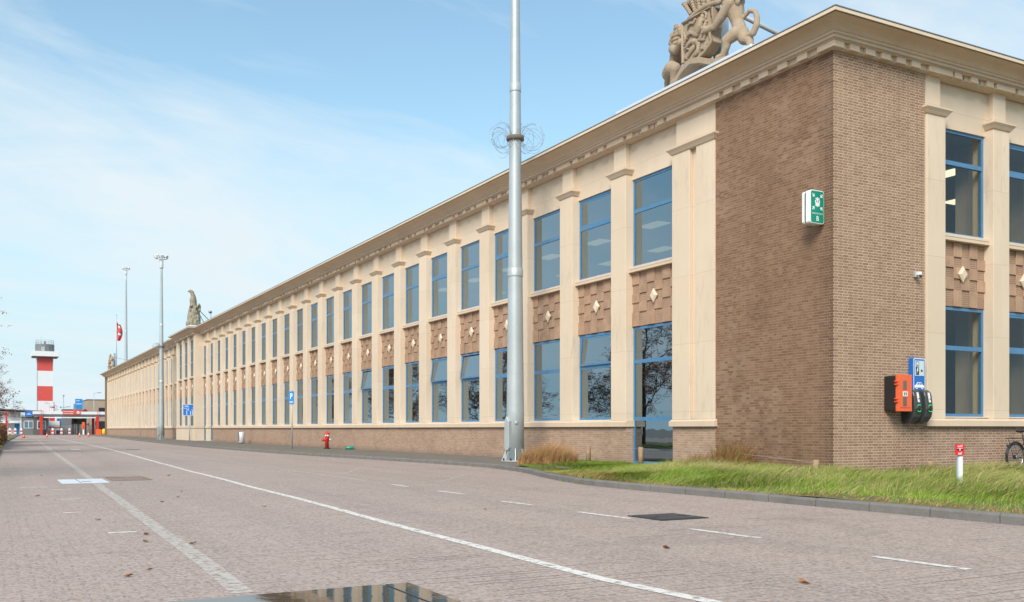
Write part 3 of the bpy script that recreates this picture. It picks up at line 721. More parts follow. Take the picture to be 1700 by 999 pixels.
for k in range(49):
    a, b = bay(k); w = b-a; pav = k in (23, 24, 25); st_ = stuffw if k >= 44 else None
    if pav:
        for kd, z0, h, tr in (('pav', 6.01, 3.42, [1.3, 2.4]), ('pavlow', 1.46, 2.76, [1.68])):
            o = window(kd, a, w, z0, h, tr, False); o.location.x += -.63
        o = spandrel(a, w, x=-.60); continue
    sp = spandrel(a, w)
    lo_split = k % 2 == 1 and k > 0; up_split = k % 2 == 1
    window('up', a, w, 6.01, 2.64, [1.68], up_split, stuffmb=st_)
    if k in DOORS:
        h = 4.22-.14
        window('door', a, w, .14, h, [1.33, 3.05], False)
        m = MB(); m.box(.2, .27, a, b, ZB, .14, MT['concrete']); m.build('threshold', BLD)
    else:
        window('low', a, w, 1.46, 2.76, [1.70], lo_split, tilt=(7 if k in (4, 5, 8) else (4 if k == 1 else 0)), stuffmb=st_)
for i, (a, b) in enumerate(RB):
    st_ = stuffw if i >= 4 else None
    spandrel(a, b-a, True)
    window('upR', a, b-a, 6.01, 2.64, [1.82], i % 2 == 1, right=True, stuffmb=st_)
    window('lowR', a, b-a, 1.48, 2.74, [1.72], i % 2 == 1, right=True, stuffmb=st_)
o = stuffw.build('window', BLD); o['kind'] = 'stuff'

# cornice: profile swept round the building
PATH = [(26, 0), (0, 0), (0, 74.06), (-.55, 74.06), (-.55, 83.84), (0, 83.84), (0, YE), (26, YE)]
def sweep(mb, prof, m, path=PATH, smooth=False):
    n = len(path); rings = []
    for i, (x, y) in enumerate(path):
        nn = []
        for a, b in ((i-1, i), (i, i+1)):
            if a < 0 or b >= n: continue
            dx, dy = path[b][0]-path[a][0], path[b][1]-path[a][1]; l = math.hypot(dx, dy); nn.append((-dy/l, dx/l))
        ox = sum(q[0] for q in nn); oy = sum(q[1] for q in nn)
        if len(nn) == 2 and abs(nn[0][0]-nn[1][0])+abs(nn[0][1]-nn[1][1]) < .01: ox /= 2; oy /= 2
        # path runs clockwise seen from above, outside on the left
        rings.append([(x-ox*p*S_, y-oy*p*S_, z) for p, z in prof])
    k = len(prof); vs = [v for r in rings for v in r]
    mb.add(vs, [(i*k+j, i*k+j+1, (i+1)*k+j+1, (i+1)*k+j) for i in range(n-1) for j in range(k-1)], m, smooth)
S_ = 1
mb = MB()
bed = [(-.2, 9.74), (.015, 9.76), (.015, 9.90), (.14, 9.90), (.14, 9.925), (.205, 9.93), (.205, 9.995), (.25, 10.0), (.25, 10.05), (.28, 10.055)]
cove = [(.28+(.36)*(1-math.cos(t*PI/2/7)), 10.055+.175*math.sin(t*PI/2/7)) for t in range(8)]
cove = [(.28+.36*(t/7)**1.0 - .05*math.sin(PI*t/7), 10.055+.175*(t/7)+.035*math.sin(PI*t/7)) for t in range(8)]
top = [(.64, 10.245), (.67, 10.25), (.67, 10.325), (.63, 10.33), (-.35, 10.335)]
# outside is to the -x / -y side: test sign with the first corner
S_ = 1
_p = PATH; dx, dy = _p[1][0]-_p[0][0], 0
S_ = 1 if (-(0)/1) else 1
def test():
    # normal used above for first segment (26,0)->(0,0) is (0,-1): outside is -y, so vertices must move by +n
    return -1
S_ = test()
sweep(mb, bed, cr2); sweep(mb, cove, MT['cream2'], smooth=True); sweep(mb, top, cre)
mb.build('cornice', BLD)
mb = MB(); sweep(mb, [(.60, 10.331), (.685, 10.333), (.685, 10.352), (.55, 10.36), (-.4, 10.362)], MT['galv_dk']); mb.build('roof_edge', BLD)
# dentils
mb = MB()
def dent(f, a, b, o=.135, base=0.): f(mb, a, b, base-o, .2, 9.757, 9.896, cr2)
dent(fL, -.135, .46)
mb.v = []; mb.f = []; mb.mi = []; mb.sm = []
mb.box(-.135, .2, -.135, .37, 9.757, 9.896, cr2)
for i in range(5): dent(fL, .68+.637*i, 1.0+.637*i)
fL(mb, .36, 3.8, -.05, .15, 9.78, 9.898, cr2)
dent(fL, 3.72, 5.92)
for k in range(0, 49):
    a, b = bay(k); base = -.55 if k in (23, 24, 25) else 0
    for i in range(3):
        c = a+(b-a)*(i+.5)/3; dent(fL, c-.14, c+.14, base=base)
        fL(mb, c-.35, c+.35, base-.05, .15, 9.78, 9.898, cr2)
    if k < 48: dent(fL, b-.04, b+.78+.04-.02, base=(-.55 if k in (22, 23, 24, 25) and b > 73 else 0) if k in (23, 24, 25) or k == 22 else 0)
dent(fL, 152.0, 153.95)
for i in range(5): dent(fR, .38+.515*i, .69+.515*i)
fR(mb, .2, 3.06, -.05, .15, 9.781, 9.898, cr2)
dent(fR, 3.06, 3.92)
for a, b in RB:
    for i in range(3):
        c = a+(b-a)*(i+.5)/3; dent(fR, c-.13, c+.13); fR(mb, c-.28, c+.28, -.05, .15, 9.78, 9.898, cr2)
    dent(fR, b-.05, b+.64+.05)
mb.build('dentils', BLD, bevel=.005)
# roof, back, interior
mb = MB(); mb.box(.1, 26, .1, YE-.1, 10.0, 10.2, MT['roof']); mb.build('roof', BLD)
mb = MB(); mb.box(25.7, 26, .1, YE-.1, ZB, 10.0, MT['tanwall']); mb.box(.36, 25.7, YE-.35, YE-.05, ZB, 10.0, MT['brick_tan']); mb.build('rear_wall', BLD)
mb = MB(); mb.box(.62, 25.6, .62, YE-.4, 4.75, 5.05, MT['darkin']); mb.box(.62, 25.6, .62, YE-.4, .1, .16, MT['darkin']); mb.build('interior_floor', BLD)
mb = MB(); mb.box(.62, 25.6, .62, YE-.4, 8.75, 8.8, MT['ceil']); mb.box(.62, 25.6, .62, YE-.4, 4.45, 4.5, MT['ceil']); mb.build('interior_ceiling', BLD)
mb = MB(); mb.box(12.5, 12.6, 6.5, YE-.4, .16, 8.75, MT['darkin']); mb.box(.62, 25, 6.4, 6.5, .16, 8.75, MT['darkin']); mb.box(6.2, 6.6, 1.1, 1.5, .16, 8.75, MT['cream2']); mb.box(9, 9.4, 1.4, 1.8, .16, 8.75, MT['cream2'])
for q in range(6): mb.box(.7, 12.5, 48+18*q, 48.1+18*q, .16, 8.75, MT['darkin'])
mb.build('interior_wall', BLD)
cl = None
for i, (x, y) in enumerate([(4.9, 9.4+3.75*j) for j in range(7)]+[(8.1, 9.4+3.75*j) for j in range(7)]+[(11.5, 5.1), (8.2, 3.4), (14, 3.4)]):
    m = MB(); m.box(x-.3, x+.3, y-.6, y+.6, 8.72, 8.745, MT['lampin']); m.build('ceiling_lamp', BLD)
# desk behind the first glass door
m = MB(); m.box(1.1, 1.9, 6.0, 7.3, .86, .9, MT['wood']); m.box(1.12, 1.2, 6.05, 6.15, .16, .86, MT['black']); m.box(1.8, 1.88, 7.15, 7.25, .16, .86, MT['black']); m.box(1.12, 1.2, 7.15, 7.25, .16, .86, MT['black'])
tag(m.build('desk'), 'dark high table just inside the tall glass door', 'table')

# ------------------------------------------------------------------ sculptures on the roof edge
def lion(parent, P, head, scale=1., mir=1, mat=None):
    pass
st = MT['statue']
COAT = thing('roof_sculpture', 'stone coat of arms with two lions on the near roof edge', 'sculpture', (-.25, 4.25, 10.35))
X0 = .0
def V3(y, z, x=0.): return (X0+x, y, z)
# metal tray under the sculpture
mb = MB(); mb.box(-.60, .5, 1.9, 7.6, 10.364, 10.47, MT['zinc']); mb.build('metal_plinth', COAT, bevel=.01)
# ribbon base
mb = MB()
rib = [(6.05, 10.52), (5.5, 10.56), (5.15, 10.7), (4.85, 10.93), (4.5, 11.04), (4.1, 10.94), (3.75, 10.78), (3.45, 10.68), (3.0, 10.60), (2.3, 10.54)]
n = len(rib)
vs = [V3(y, z, -.38) for y, z in rib]+[V3(y, z, .2) for y, z in rib]+[V3(y, z-.16, .2) for y, z in rib]+[V3(y, z-.16, -.38) for y, z in rib]
fs = [(i, i+1, n+i+1, n+i) for i in range(n-1)]+[(n+i, n+i+1, 2*n+i+1, 2*n+i) for i in range(n-1)]+[(2*n+i, 2*n+i+1, 3*n+i+1, 3*n+i) for i in range(n-1)]+[(3*n+i, 3*n+i+1, i+1, i) for i in range(n-1)]+[(0, n, 2*n, 3*n), (n-1, 2*n-1, 3*n-1, 4*n-1)]
mb.add(vs, fs, st)
mb.box(X0-.34, X0+.3, 2.3, 3.5, 10.44, 10.55, st)
caps(mb, [V3(3.45, 10.58, -.2), V3(2.9, 10.54, -.1), V3(2.4, 10.5, 0)], [.1, .1, .08], st)
caps(mb, [V3(5.2, 10.62, -.1), V3(5.6, 10.6), V3(6.1, 10.58)], [.14, .15, .14], st)
mb.build('ribbon_base', COAT, bevel=.01)
# shield
mb = MB()
sh = [(4.88, 12.12), (3.66, 12.12), (3.62, 11.55), (3.7, 11.4), (3.62, 11.2), (3.9, 11.0), (4.25, 10.88), (4.86, 11.0)]
mb.prism([(y, z) for y, z in sh], (X0-.32, 0, 0), (0, 1, 0), (0, 0, 1), (.32, 0, 0), st)
mb.build('shield', COAT, bevel=.03, segs=2)
mb = MB()
rim = [(y+(.0 if y > 4.2 else .0), z) for y, z in sh]; rim.append(rim[0])
mb.tube([V3(4.25+(y-4.25)*.95, 11.55+(z-11.55)*.95, -.33) for y, z in rim], .045, st, 8)
def rel(pts, r): mb.tube([V3(y, z, -.34) for y, z in pts], r if isinstance(r, list) else [r]*len(pts), st, 8); [mb.ball(V3(y, z, -.34), (r if not isinstance(r, list) else r[i])*1.05, st, 8, 6) for i, (y, z) in enumerate(pts)]
rel([(4.0, 11.95), (4.1, 11.75), (4.25, 11.6), (4.3, 11.4), (4.15, 11.25)], [.07, .09, .11, .1, .05])    # beast body
rel([(4.25, 11.6), (4.5, 11.72), (4.62, 11.62)], [.06, .05, .05]); rel([(4.3, 11.5), (4.55, 11.45), (4.7, 11.32)], [.06, .05, .04])
rel([(4.25, 11.35), (4.5, 11.2), (4.62, 11.08), (4.72, 11.1)], [.07, .06, .05, .04]); rel([(4.15, 11.3), (4.2, 11.1), (4.35, 11.02)], [.06, .05, .05])
rel([(4.15, 11.4), (3.95, 11.35), (3.85, 11.5), (3.95, 11.65), (3.85, 11.78)], [.05, .045, .045, .05, .05]); rel([(4.05, 11.15), (3.92, 11.1), (3.85, 11.2)], .04)
rel([(4.6, 11.9), (4.5, 11.98), (4.38, 11.93), (4.3, 12.0)], .04); rel([(4.75, 11.8), (4.7, 11.62), (4.75, 11.5)], .035); rel([(4.75, 11.4), (4.55, 11.3)], .03)
rel([(3.95+.1*math.cos(a), 11.95+.11*math.sin(a)) for a in [i*PI/5 for i in range(11)]], .035)
mb.build('shield_relief', COAT)
# crown
mb = MB(); mb.tube([V3(3.45+1.25*t, 12.16+.10*math.sin(PI*t), -.22) for t in [i/8 for i in range(9)]], .075, st, 8)
mb.tube([V3(3.5+1.15*t, 12.27+.08*math.sin(PI*t), -.18) for t in [i/8 for i in range(9)]], .05, st, 8)
for i in range(7):
    t = i/6; y0 = 3.55+1.05*t; y1 = 3.28+1.66*t; z1 = 12.72+.12*math.sin(PI*t)
    for q in range(6):
        s_ = (q+.5)/6; mb.ball(V3(y0+(y1-y0)*s_, 12.28+(z1-12.28)*s_, -.24+.02*math.sin(PI*s_)), .062, st, 8, 6)
    mb.obox(V3((y0+y1)/2+(.11 if i < 6 else 0), (12.25+z1)/2, -.1), (.07, 0, 0), (0, .1, 0), (0, (y1-y0)/2, (z1-12.25)/2), st)
mb.ball(V3(4.1, 12.95, -.1), .12, st)
mb.build('crown', COAT)
def organic(name, parent, chains, balls, vox, mat, sm=2):
    m = MB()
    for pts, rs in chains: caps(m, pts, rs, mat)
    for o, r in balls: m.ball(o, r, mat)
    ob = m.build(name, parent); remesh(ob, vox, sm); return ob
def pts(l, x=0.): return [V3(*p) if len(p) == 2 else V3(p[0], p[1], p[2]) for p in l]
rng = random.Random(2)
def mane(cy, cz, r, n, z0=0, x=0.):
    o = []
    for i in range(n):
        a = rng.uniform(0, 2*PI); q = rng.uniform(.5, 1)*r
        o.append((V3(cy+q*math.cos(a)*.9, cz+q*math.sin(a)+z0, x+rng.uniform(-.16, .12)), (.07, .075, .1)))
    return o
# near (right-hand) lion, rampant towards the shield
organic('lion', COAT, [
    (pts([(2.96, 11.28), (3.04, 11.52), (3.12, 11.85), (3.18, 12.12), (3.26, 12.42)]), [.19, .165, .23, .25, .22]),
    (pts([(3.12, 12.0, -.2), (3.38, 11.72, -.26), (3.6, 11.54, -.3), (3.84, 11.55, -.36)]), [.15, .12, .1, .1]),
    (pts([(3.84, 11.55, -.36), (3.92, 11.52, -.4)]), [.09, .06]), (pts([(3.84, 11.6, -.4), (3.93, 11.62, -.42)]), [.06, .05]),
    (pts([(3.1, 12.1, .12), (3.36, 12.02, .12), (3.58, 12.05, .05)]), [.14, .11, .11]),
    (pts([(2.92, 11.22, .04), (2.84, 11.05, .04), (2.66, 10.95, .04), (2.6, 10.78, .02), (2.56, 10.62, .0), (2.72, 10.6, -.1)]), [.18, .16, .115, .09, .085, .07]),
    (pts([(3.0, 11.2, -.12), (3.2, 11.08, -.22), (3.22, 10.92, -.22), (3.34, 10.74, -.22), (3.48, 10.72, -.28)]), [.17, .14, .10, .085, .075]),
    (pts([(2.88, 11.62, .08), (2.72, 11.72, .1), (2.5, 11.62, .08), (2.4, 11.42, .06), (2.4, 11.22, .04), (2.5, 11.06, .02), (2.7, 11.06, .0)]), [.05, .055, .06, .07, .085, .085, .07]),
    (pts([(3.24, 12.42, -.05), (3.42, 12.38, -.08)]), [.17, .11])],
    mane(3.1, 12.15, .33, 34)+[(V3(3.25, 11.85+.1*i, -.22), (.09, .14, .05)) for i in range(4)]+[(V3(3.28, 12.62, .08), .07), (V3(3.2, 12.62, -.14), .07)], .016, st, 1)
# far (left-hand) lion
organic('lion', COAT, [
    (pts([(5.72, 11.08), (5.58, 11.3), (5.46, 11.55), (5.4, 11.8), (5.34, 12.08)]), [.2, .18, .22, .24, .21]),
    (pts([(5.4, 11.62, -.2), (5.2, 11.5, -.26), (5.02, 11.55, -.3), (4.92, 11.62, -.34)]), [.14, .11, .1, .1]),
    (pts([(5.4, 11.7, .1), (5.1, 11.72, .1), (4.92, 11.8, .06)]), [.13, .1, .1]),
    (pts([(5.76, 11.05, .05), (5.92, 10.92, .05), (5.94, 10.76, .02), (5.86, 10.62, -.04), (5.7, 10.62, -.1)]), [.2, .14, .1, .1, .08]),
    (pts([(5.68, 11.05, -.14), (5.42, 11.1, -.24), (5.24, 11.02, -.26), (5.3, 10.82, -.24), (5.38, 10.68, -.22), (5.24, 10.66, -.28)]), [.2, .2, .17, .12, .1, .08]),
    (pts([(5.3, 12.06, -.08), (5.14, 12.0, -.14), (5.08, 11.95, -.16)]), [.16, .12, .08])],
    mane(5.42, 11.85, .3, 34)+[(V3(5.3, 11.62+.11*i, -.2), (.1, .17, .055)) for i in range(4)]+[(V3(5.27, 12.16, -.2), (.06, .12, .04)), (V3(5.12, 12.02, -.2), (.07, .07, .06))]+[(V3(5.4, 12.28, -.1), .07), (V3(5.38, 12.28, .1), .07), (V3(5.13, 12.07, -.24), .04)], .016, st, 1)
mb = MB(); mb.box(.38, .66, 4.12, 4.44, 10.36, 13.2, MT['galv']); mb.build('support_post', COAT, bevel=.01)
mb = MB(); mb.tube([(.55, 4.3, 12.62), (5.4, 4.3, 10.3)], .06, MT['galv'], 10); 
mb = MB(); mb.tube([(.55, 4.3, 12.56), (3.6, 4.3, 12.03), (5.2, 4.3, 11.74)], .065, MT['galv'], 10); mb.tube([(5.2, 4.3, 11.78), (5.2, 4.3, 10.2)], .06, MT['galv'], 8); mb.build('support_strut', COAT)
COAT.location.y += .12
# far copy
CF = dup(COAT, (-.25, 147.9, 10.35), label='small far-off stone coat of arms on the roof near the distant building end')
# middle heraldic group
s2 = MT['statue2']
MID = thing('roof_sculpture', 'tall stone heraldic figure group on the projecting centre of the building', 'sculpture', (-.3, 75.6, 10.37))
def m3(x, y, z): return (-.3+x, 75.6+y, 10.37+z)
mb = MB(); mb.box(-1.15, .8, 73.5, 77.6, 10.365, 10.48, MT['whiteclad']); mb.build('metal_plinth', MID, bevel=.01)
R2 = random.Random(9)
organic('figure_group', MID, [
    ([m3(-.55, 0, .18), m3(0, .3, .15), m3(.45, 0, .18)], [.2, .24, .2]),
    ([m3(-.35, -.2, .2), m3(-.4, -.2, .7), m3(-.35, -.1, 1.1), m3(-.25, 0, 1.6), m3(-.15, .1, 1.95)], [.24, .2, .26, .3, .28]),
    ([m3(.2, -.2, .2), m3(.25, -.2, .7), m3(.22, -.1, 1.2), m3(.2, 0, 1.7)], [.22, .17, .2, .22]),
    ([m3(.2, 0, 1.4), m3(.4, -.1, 1.7), m3(.45, -.2, 2.05), m3(.38, -.2, 2.15)], [.15, .13, .1, .09]),
    ([m3(.35, 0, .2), m3(.42, 0, .9), m3(.36, 0, 1.6)], [.2, .14, .12]),
    ([m3(-.1, .1, 1.8), m3(-.12, .1, 2.3), m3(-.14, .1, 2.65), m3(-.1, .1, 3.0), m3(-.2, .1, 3.35), m3(-.35, .08, 3.46), m3(-.52, .06, 3.4)], [.34, .26, .28, .2, .18, .14, .07]),
    ([m3(.05, .15, 2.1), m3(.06, .15, 2.6), m3(.0, .15, 3.05)], [.22, .18, .12])],
    [(m3(-.62, -.25, .42), (.2, .25, .28)), (m3(-.1, -.3, .95), (.28, .18, .35)), (m3(-.05, -.3, 1.5), (.3, .16, .3)), (m3(0, -.35, .55), (.2, .2, .3)), (m3(-.5, 0, 1.0), (.15, .2, .4))]
    + [(m3(R2.uniform(-.45, .4), R2.uniform(-.4, -.1), R2.uniform(.4, 2.2)), (R2.uniform(.06, .12), .12, R2.uniform(.08, .16))) for _ in range(60)], .035, s2, 0)
mb = MB(); mb.tube([m3(.4, 0, 1.75), m3(2.05, 3, 1.0)], .035, MT['galv_dk'], 6); mb.tube([m3(.4, 0, 1.45), m3(1.9, 3, .0)], .035, MT['galv_dk'], 6); mb.build('support_strut', MID)
mb = MB(); mb.tube([(1.75, 78.6, 10.2), (1.75, 78.6, 12.3)], .04, MT['galv_dk'], 6); mb.ball((1.7, 78.6, 12.35), (.18, .18, .14), MT['galv_dk']); mb.lathe([(.3, 0), (.12, .3)], (1.75, 78.6, 11.3), MT['galv_dk'], 10)
tag(mb.build('roof_beacon', bevel=.005), 'tiny dark lamp on a stalk just right of the middle roof sculpture', 'lamp')
# flag and flagpole near the far end
FL = thing('flag', 'red and white flag hanging from a thin pole above the far roof', 'flag', (.6, 146, 10.3))
mb = MB(); mb.tube([(.6, 146, 10.3), (.6, 146, 19.0)], [.06, .035], MT['galv'], 8); mb.ball((.6, 146, 19.05), .09, MT['galv']); mb.build('pole', FL)
mb = MB(); vs = []; nx, nz = 14, 16
for j in range(nz+1):
    for i in range(nx+1):
        u_, v_ = i/nx, j/nz; hang = 1-.25*u_
        vs.append((.62+.95*u_*(.55+.45*math.sin(PI*v_))+.06*math.sin(9*u_+4*v_), 146+.16*math.sin(7*u_+3*v_), 17.9-2.9*v_-.4*u_*(1-v_)+.05*math.sin(8*u_)))
q = [(j*(nx+1)+i, j*(nx+1)+i+1, (j+1)*(nx+1)+i+1, (j+1)*(nx+1)+i) for j in range(nz) for i in range(nx)]
mb.add(vs, [f for k, f in enumerate(q) if not (4 <= (k % nx) <= 8 and (k//nx) % 7 in (2, 3))], MT['red_bright'], True)
mb.add(vs, [f for k, f in enumerate(q) if (4 <= (k % nx) <= 8 and (k//nx) % 7 in (2, 3))], MT['white'], True); o = mb.build('cloth', FL)
so = o.modifiers.new('s', 'SOLIDIFY'); so.thickness = .01

# ------------------------------------------------------------------ masts
def mast(loc, H, r0, r1, label, base=True, coil=None):
    T = thing('light_mast', label, 'light mast', loc, 0, 'tall floodlight masts')
    x, y, z = loc; g = MT['galv']
    m = MB(); prof = [(r0, 0), (r0*.97, 1.6)]
    m.lathe([(r0+(r1-r0)*t, .03+(H-.03)*t) for t in [i/12 for i in range(13)]], loc, g, 16)
    for t in (.31, .62): m.lathe([(r0+(r1-r0)*t+.012, H*t-.02), (r0+(r1-r0)*t+.014, H*t), (r0+(r1-r0)*t+.012, H*t+.25), (r0+(r1-r0)*t, H*t+.26)], loc, g, 16)
    m.build('pole', T)
    if base:
        m = MB(); m.lathe([(r0+.17, 0), (r0+.17, .03)], loc, g, 24)
        for k in range(8):
            a = k*PI/4+.3; d = Vector((math.cos(a), math.sin(a), 0)); n_ = Vector((-d.y, d.x, 0))*.012; b = Vector(loc)
            q = [b+d*(r0-.02)+Vector((0, 0, .03)), b+d*(r0+.15)+Vector((0, 0, .03)), b+d*(r0+.13)+Vector((0, 0, .08)), b+d*(r0+.0)+Vector((0, 0, .42)), b+d*(r0-.03)+Vector((0, 0, .42))]
            m.add([p-n_ for p in q]+[p+n_ for p in q], [(0, 1, 2, 3, 4), (9, 8, 7, 6, 5)]+[(i, (i+1) % 5, 5+(i+1) % 5, 5+i) for i in range(5)], g)
        m.build('base_flange', T)
        for k in range(8):
            m = MB(); a = k*PI/4+.3+PI/8; m.lathe([(.035, 0), (.035, .05), (.018, .055), (.018, .09)], (x+math.cos(a)*(r0+.11), y+math.sin(a)*(r0+.11), z+.03), MT['black'], 8); m.build('bolt', T)
        d = Vector((-.93, -.2, 0)).normalized(); c = Vector(loc)+d*(r0-.0); n_ = Vector((-d.y, d.x, 0))
        m = MB(); m.prism([(-.11, .45), (-.06, .36), (.06, .36), (.11, .45), (.11, 1.3), (0, 1.46), (-.11, 1.3)], c-d*.04, n_, (0, 0, 1), d*.12, g)
        m.ball(Vector(loc)+Vector((-.35, -.93, 0)).normalized()*r0*.96+Vector((0, 0, 1.25)), (.07, .03, .07), g)
        m.build('cable_box', T, bevel=.01)
    # head: ring of floodlights
    m = MB(); m.lathe([(r1+.06, H-1.2), (r1+.1, H-1.1), (r1+.1, H-.2), (r1+.04, H)], loc, MT['zinc'], 12); m.build('head_ring', T)
    s_ = 1.0
    for k in range(8):
        a = k*PI/4; m = MB(); d = Vector((math.cos(a), math.sin(a), 0)); n_ = Vector((-d.y, d.x, 0)); top = Vector(loc)+Vector((0, 0, H-.1))
        m.tube([top, top+d*.62*s_+Vector((0, 0, .12))], .04, MT['galv_dk'], 6)
        f = (d*.9+Vector((0, 0, -.45))).normalized(); up = n_.cross(f)
        m.obox(top+d*.62*s_+Vector((0, 0, .08)), n_*.17, f*.07, up*.16, MT['white']); m.obox(top+d*.62*s_+Vector((0, 0, .08))+f*.075, n_*.14, f*.006, up*.13, MT['zinc'])
        m.build('floodlight', T)
    if coil:
        zc, rr, tall = coil; rd = random.Random(int(H*10)+int(y))
        m = MB(); m.lathe([(rr+.02, zc-.07), (rr+.05, zc-.06), (rr+.05, zc+.06), (rr+.02, zc+.07)], loc, MT['walk'], 16); 
        for k in range(26):
            a = 2*PI*k/26+rd.uniform(-.1, .1); d = Vector((math.cos(a), math.sin(a), 0)); R_ = rd.uniform(.26, .42); tw = rd.uniform(-.55, .55)
            n_ = Vector((-d.y, d.x, 0)); cc = Vector(loc)+d*(rr+R_*.95)+Vector((0, 0, zc+rd.uniform(-.14, .06)))
            ring = [cc+(d*math.cos(q)+n_*tw*math.sin(q))*R_+Vector((0, 0, math.sin(q)*R_)) for q in [2*PI*i/20 for i in range(21)]]
            m.tube(ring, .0042, MT['galv_dk'], 4, False, False)
            if k % 2 == 0:
                for p in ring[::2]: m.box(p.x-.014, p.x+.014, p.y-.004, p.y+.004, p.z-.005, p.z+.005, MT['galv_dk'])
        m.build('razor_wire', T)
    return T
mast((-1.72, 11.8, .12), 19.4, .30, .10, 'thick near grey steel light mast with razor wire beside the dry grass', coil=(10.5, .24, 0))
mast((-1.35, 87.9, .12), 18.7, .30, .10, 'mid-distance grey light mast in front of the facade with floodlight crown', coil=(9.5, .24, 0))
mast((4.6, 168.6, .0), 30.0, .38, .12, 'most distant light mast rising behind the far end of the roof', base=False)

# ------------------------------------------------------------------ signs and street furniture
Xv, Yv, Zv = (1, 0, 0), (0, 1, 0), (0, 0, 1)
def rrect(w, h, r, n=5):
    o = []
    for cx_, cy_, a0 in ((w/2-r, h/2-r, 0), (-w/2+r, h/2-r, PI/2), (-w/2+r, -h/2+r, PI), (w/2-r, -h/2+r, 1.5*PI)):
        for i in range(n+1): a = a0+PI/2*i/n; o.append((cx_+r*math.cos(a), cy_+r*math.sin(a)))
    return o
# assembly point sign on the long wall, facing the road corner
S = thing('assembly_sign', 'green assembly point B sign projecting from the dark brown brick wall', 'sign', (.05, .4, 6.2))
mb = MB(); mb.prism(rrect(.42, .74, .06), (-.20, .56, 6.22), Xv, Zv, (0, -.07, 0), MT['white']); mb.prism(rrect(.40, .72, .06), (-.20, .489, 6.22), Xv, Zv, (0, -.05, 0), MT['darkplate'])
mb.prism(rrect(.44, .76, .06), (-.20, .438, 6.22), Xv, Zv, (0, -.14, 0), MT['white']); mb.box(.01, .06, .36, .5, 6.1, 6.34, MT['galv_dk']); mb.build('housing', S, bevel=.006)
mb = MB(); mb.prism(rrect(.395, .715, .045), (-.20, .2975, 6.22), Xv, Zv, (0, -.006, 0), MT['green_sign']); mb.build('sign_face', S)
mb = MB(); wv = MT['sign_white']; yF = .2905
def flat(poly, o, sc=1.): mb.prism([(a*sc, b*sc) for a, b in poly], o, Xv, Zv, (0, -.004, 0), wv)
def arrow(cx_, cz_, ang):
    p = [(-.008, -.05), (.008, -.05), (.008, .01), (.04, -.015), (.04, .008), (0, .05), (-.04, .008), (-.04, -.015), (-.008, .01)]
    c, s_ = math.cos(ang), math.sin(ang); flat([(a*c-b*s_, a*s_+b*c) for a, b in p], (cx_, yF, cz_))
ccx, ccz = -.2, 6.3
for sx, sz, a in ((-1, 1, -PI*.75), (1, 1, PI*.75), (-1, -1, -PI/4), (1, -1, PI/4)): arrow(ccx+sx*.13, ccz+sz*.145+.03, a)
def person_icon(x, z, s_=1.):
    flat([(.02*math.cos(i*PI/5), .02*math.sin(i*PI/5)) for i in range(10)], (x, yF, z+.085), s_)
    flat([(-.03, .06), (.03, .06), (.036, -.01), (.022, -.01), (.02, -.1), (.004, -.1), (.0, -.03), (-.004, -.1), (-.02, -.1), (-.022, -.01), (-.036, -.01)], (x, yF, z), s_)
person_icon(ccx, ccz+.03, 1.1); person_icon(ccx-.045, ccz+.02, .85); person_icon(ccx+.045, ccz+.02, .85)
text(mb, 'VERZAMELPLAATS', (ccx, yF, 6.05), Xv, Zv, .048, wv, bold=.004, depth=.004, sx=.9)
text(mb, 'B', (ccx, yF, 5.905), Xv, Zv, .15, wv, bold=.02, depth=.004)
mb.build('symbols', S)

# EV charging sign
S = thing('charging_sign', 'blue electric car charging sign on the brick wall above the chargers', 'sign', (2.76, 0, 2.4))
mb = MB(); mb.prism(rrect(.44, .86, .05), (2.76, .05, 2.44), Xv, Zv, (0, -.13, 0), MT['blue_sign']); mb.build('housing', S, bevel=.006)
yF = -.083
mb = MB(); 
ring = rrect(.415, .835, .045); inn = rrect(.375, .795, .035); n = len(ring)
mb.add([(2.76+a, yF-.003, 2.44+b) for a, b in ring]+[(2.76+a, yF-.003, 2.44+b) for a, b in inn], [(i, (i+1) % n, n+(i+1) % n, n+i) for i in range(n)], wv)
mb.box(2.60, 2.92, yF-.006, yF, 2.44, 2.80, MT['sign_pale'])
def bk(x0, x1, z0, z1, m=MT['black'], d=.009): mb.box(x0, x1, yF-d, yF, z0, z1, m)
bk(2.63, 2.74, 2.68, 2.78); bk(2.645, 2.725, 2.692, 2.768, MT['sign_pale'], .011); bk(2.63, 2.74, 2.46, 2.66)
mb.prism([(.0, .0), (.035, .075), (.015, .075), (.045, .16), (.07, .16), (.05, .1), (.07, .1)], (2.645, yF-.009, 2.48), Xv, Zv, (0, -.003, 0), wv)
mb.prism([(0, .03), (.05, 0), (.02, -.035)], (2.83, yF-.006, 2.565), Xv, Zv, (0, -.004, 0), MT['black']); mb.prism([(0, .03), (-.0, -.03), (.05, 0)], (2.81, yF-.006, 2.56), Xv, Zv, (0, -.004, 0), MT['black'])
car = [(-.17, 0), (-.165, .05), (-.11, .07), (-.07, .125), (.06, .125), (.105, .07), (.165, .05), (.17, 0)]
mb.prism(car, (2.76, yF, 2.16), Xv, Zv, (0, -.004, 0), wv)
mb.prism([(-.08, .072), (-.052, .11), (-.01, .11), (-.01, .072)], (2.76, yF-.004, 2.16), Xv, Zv, (0, -.003, 0), MT['blue_sign']); mb.prism([(.01, .072), (.01, .11), (.05, .11), (.08, .072)], (2.76, yF-.004, 2.16), Xv, Zv, (0, -.003, 0), MT['blue_sign'])
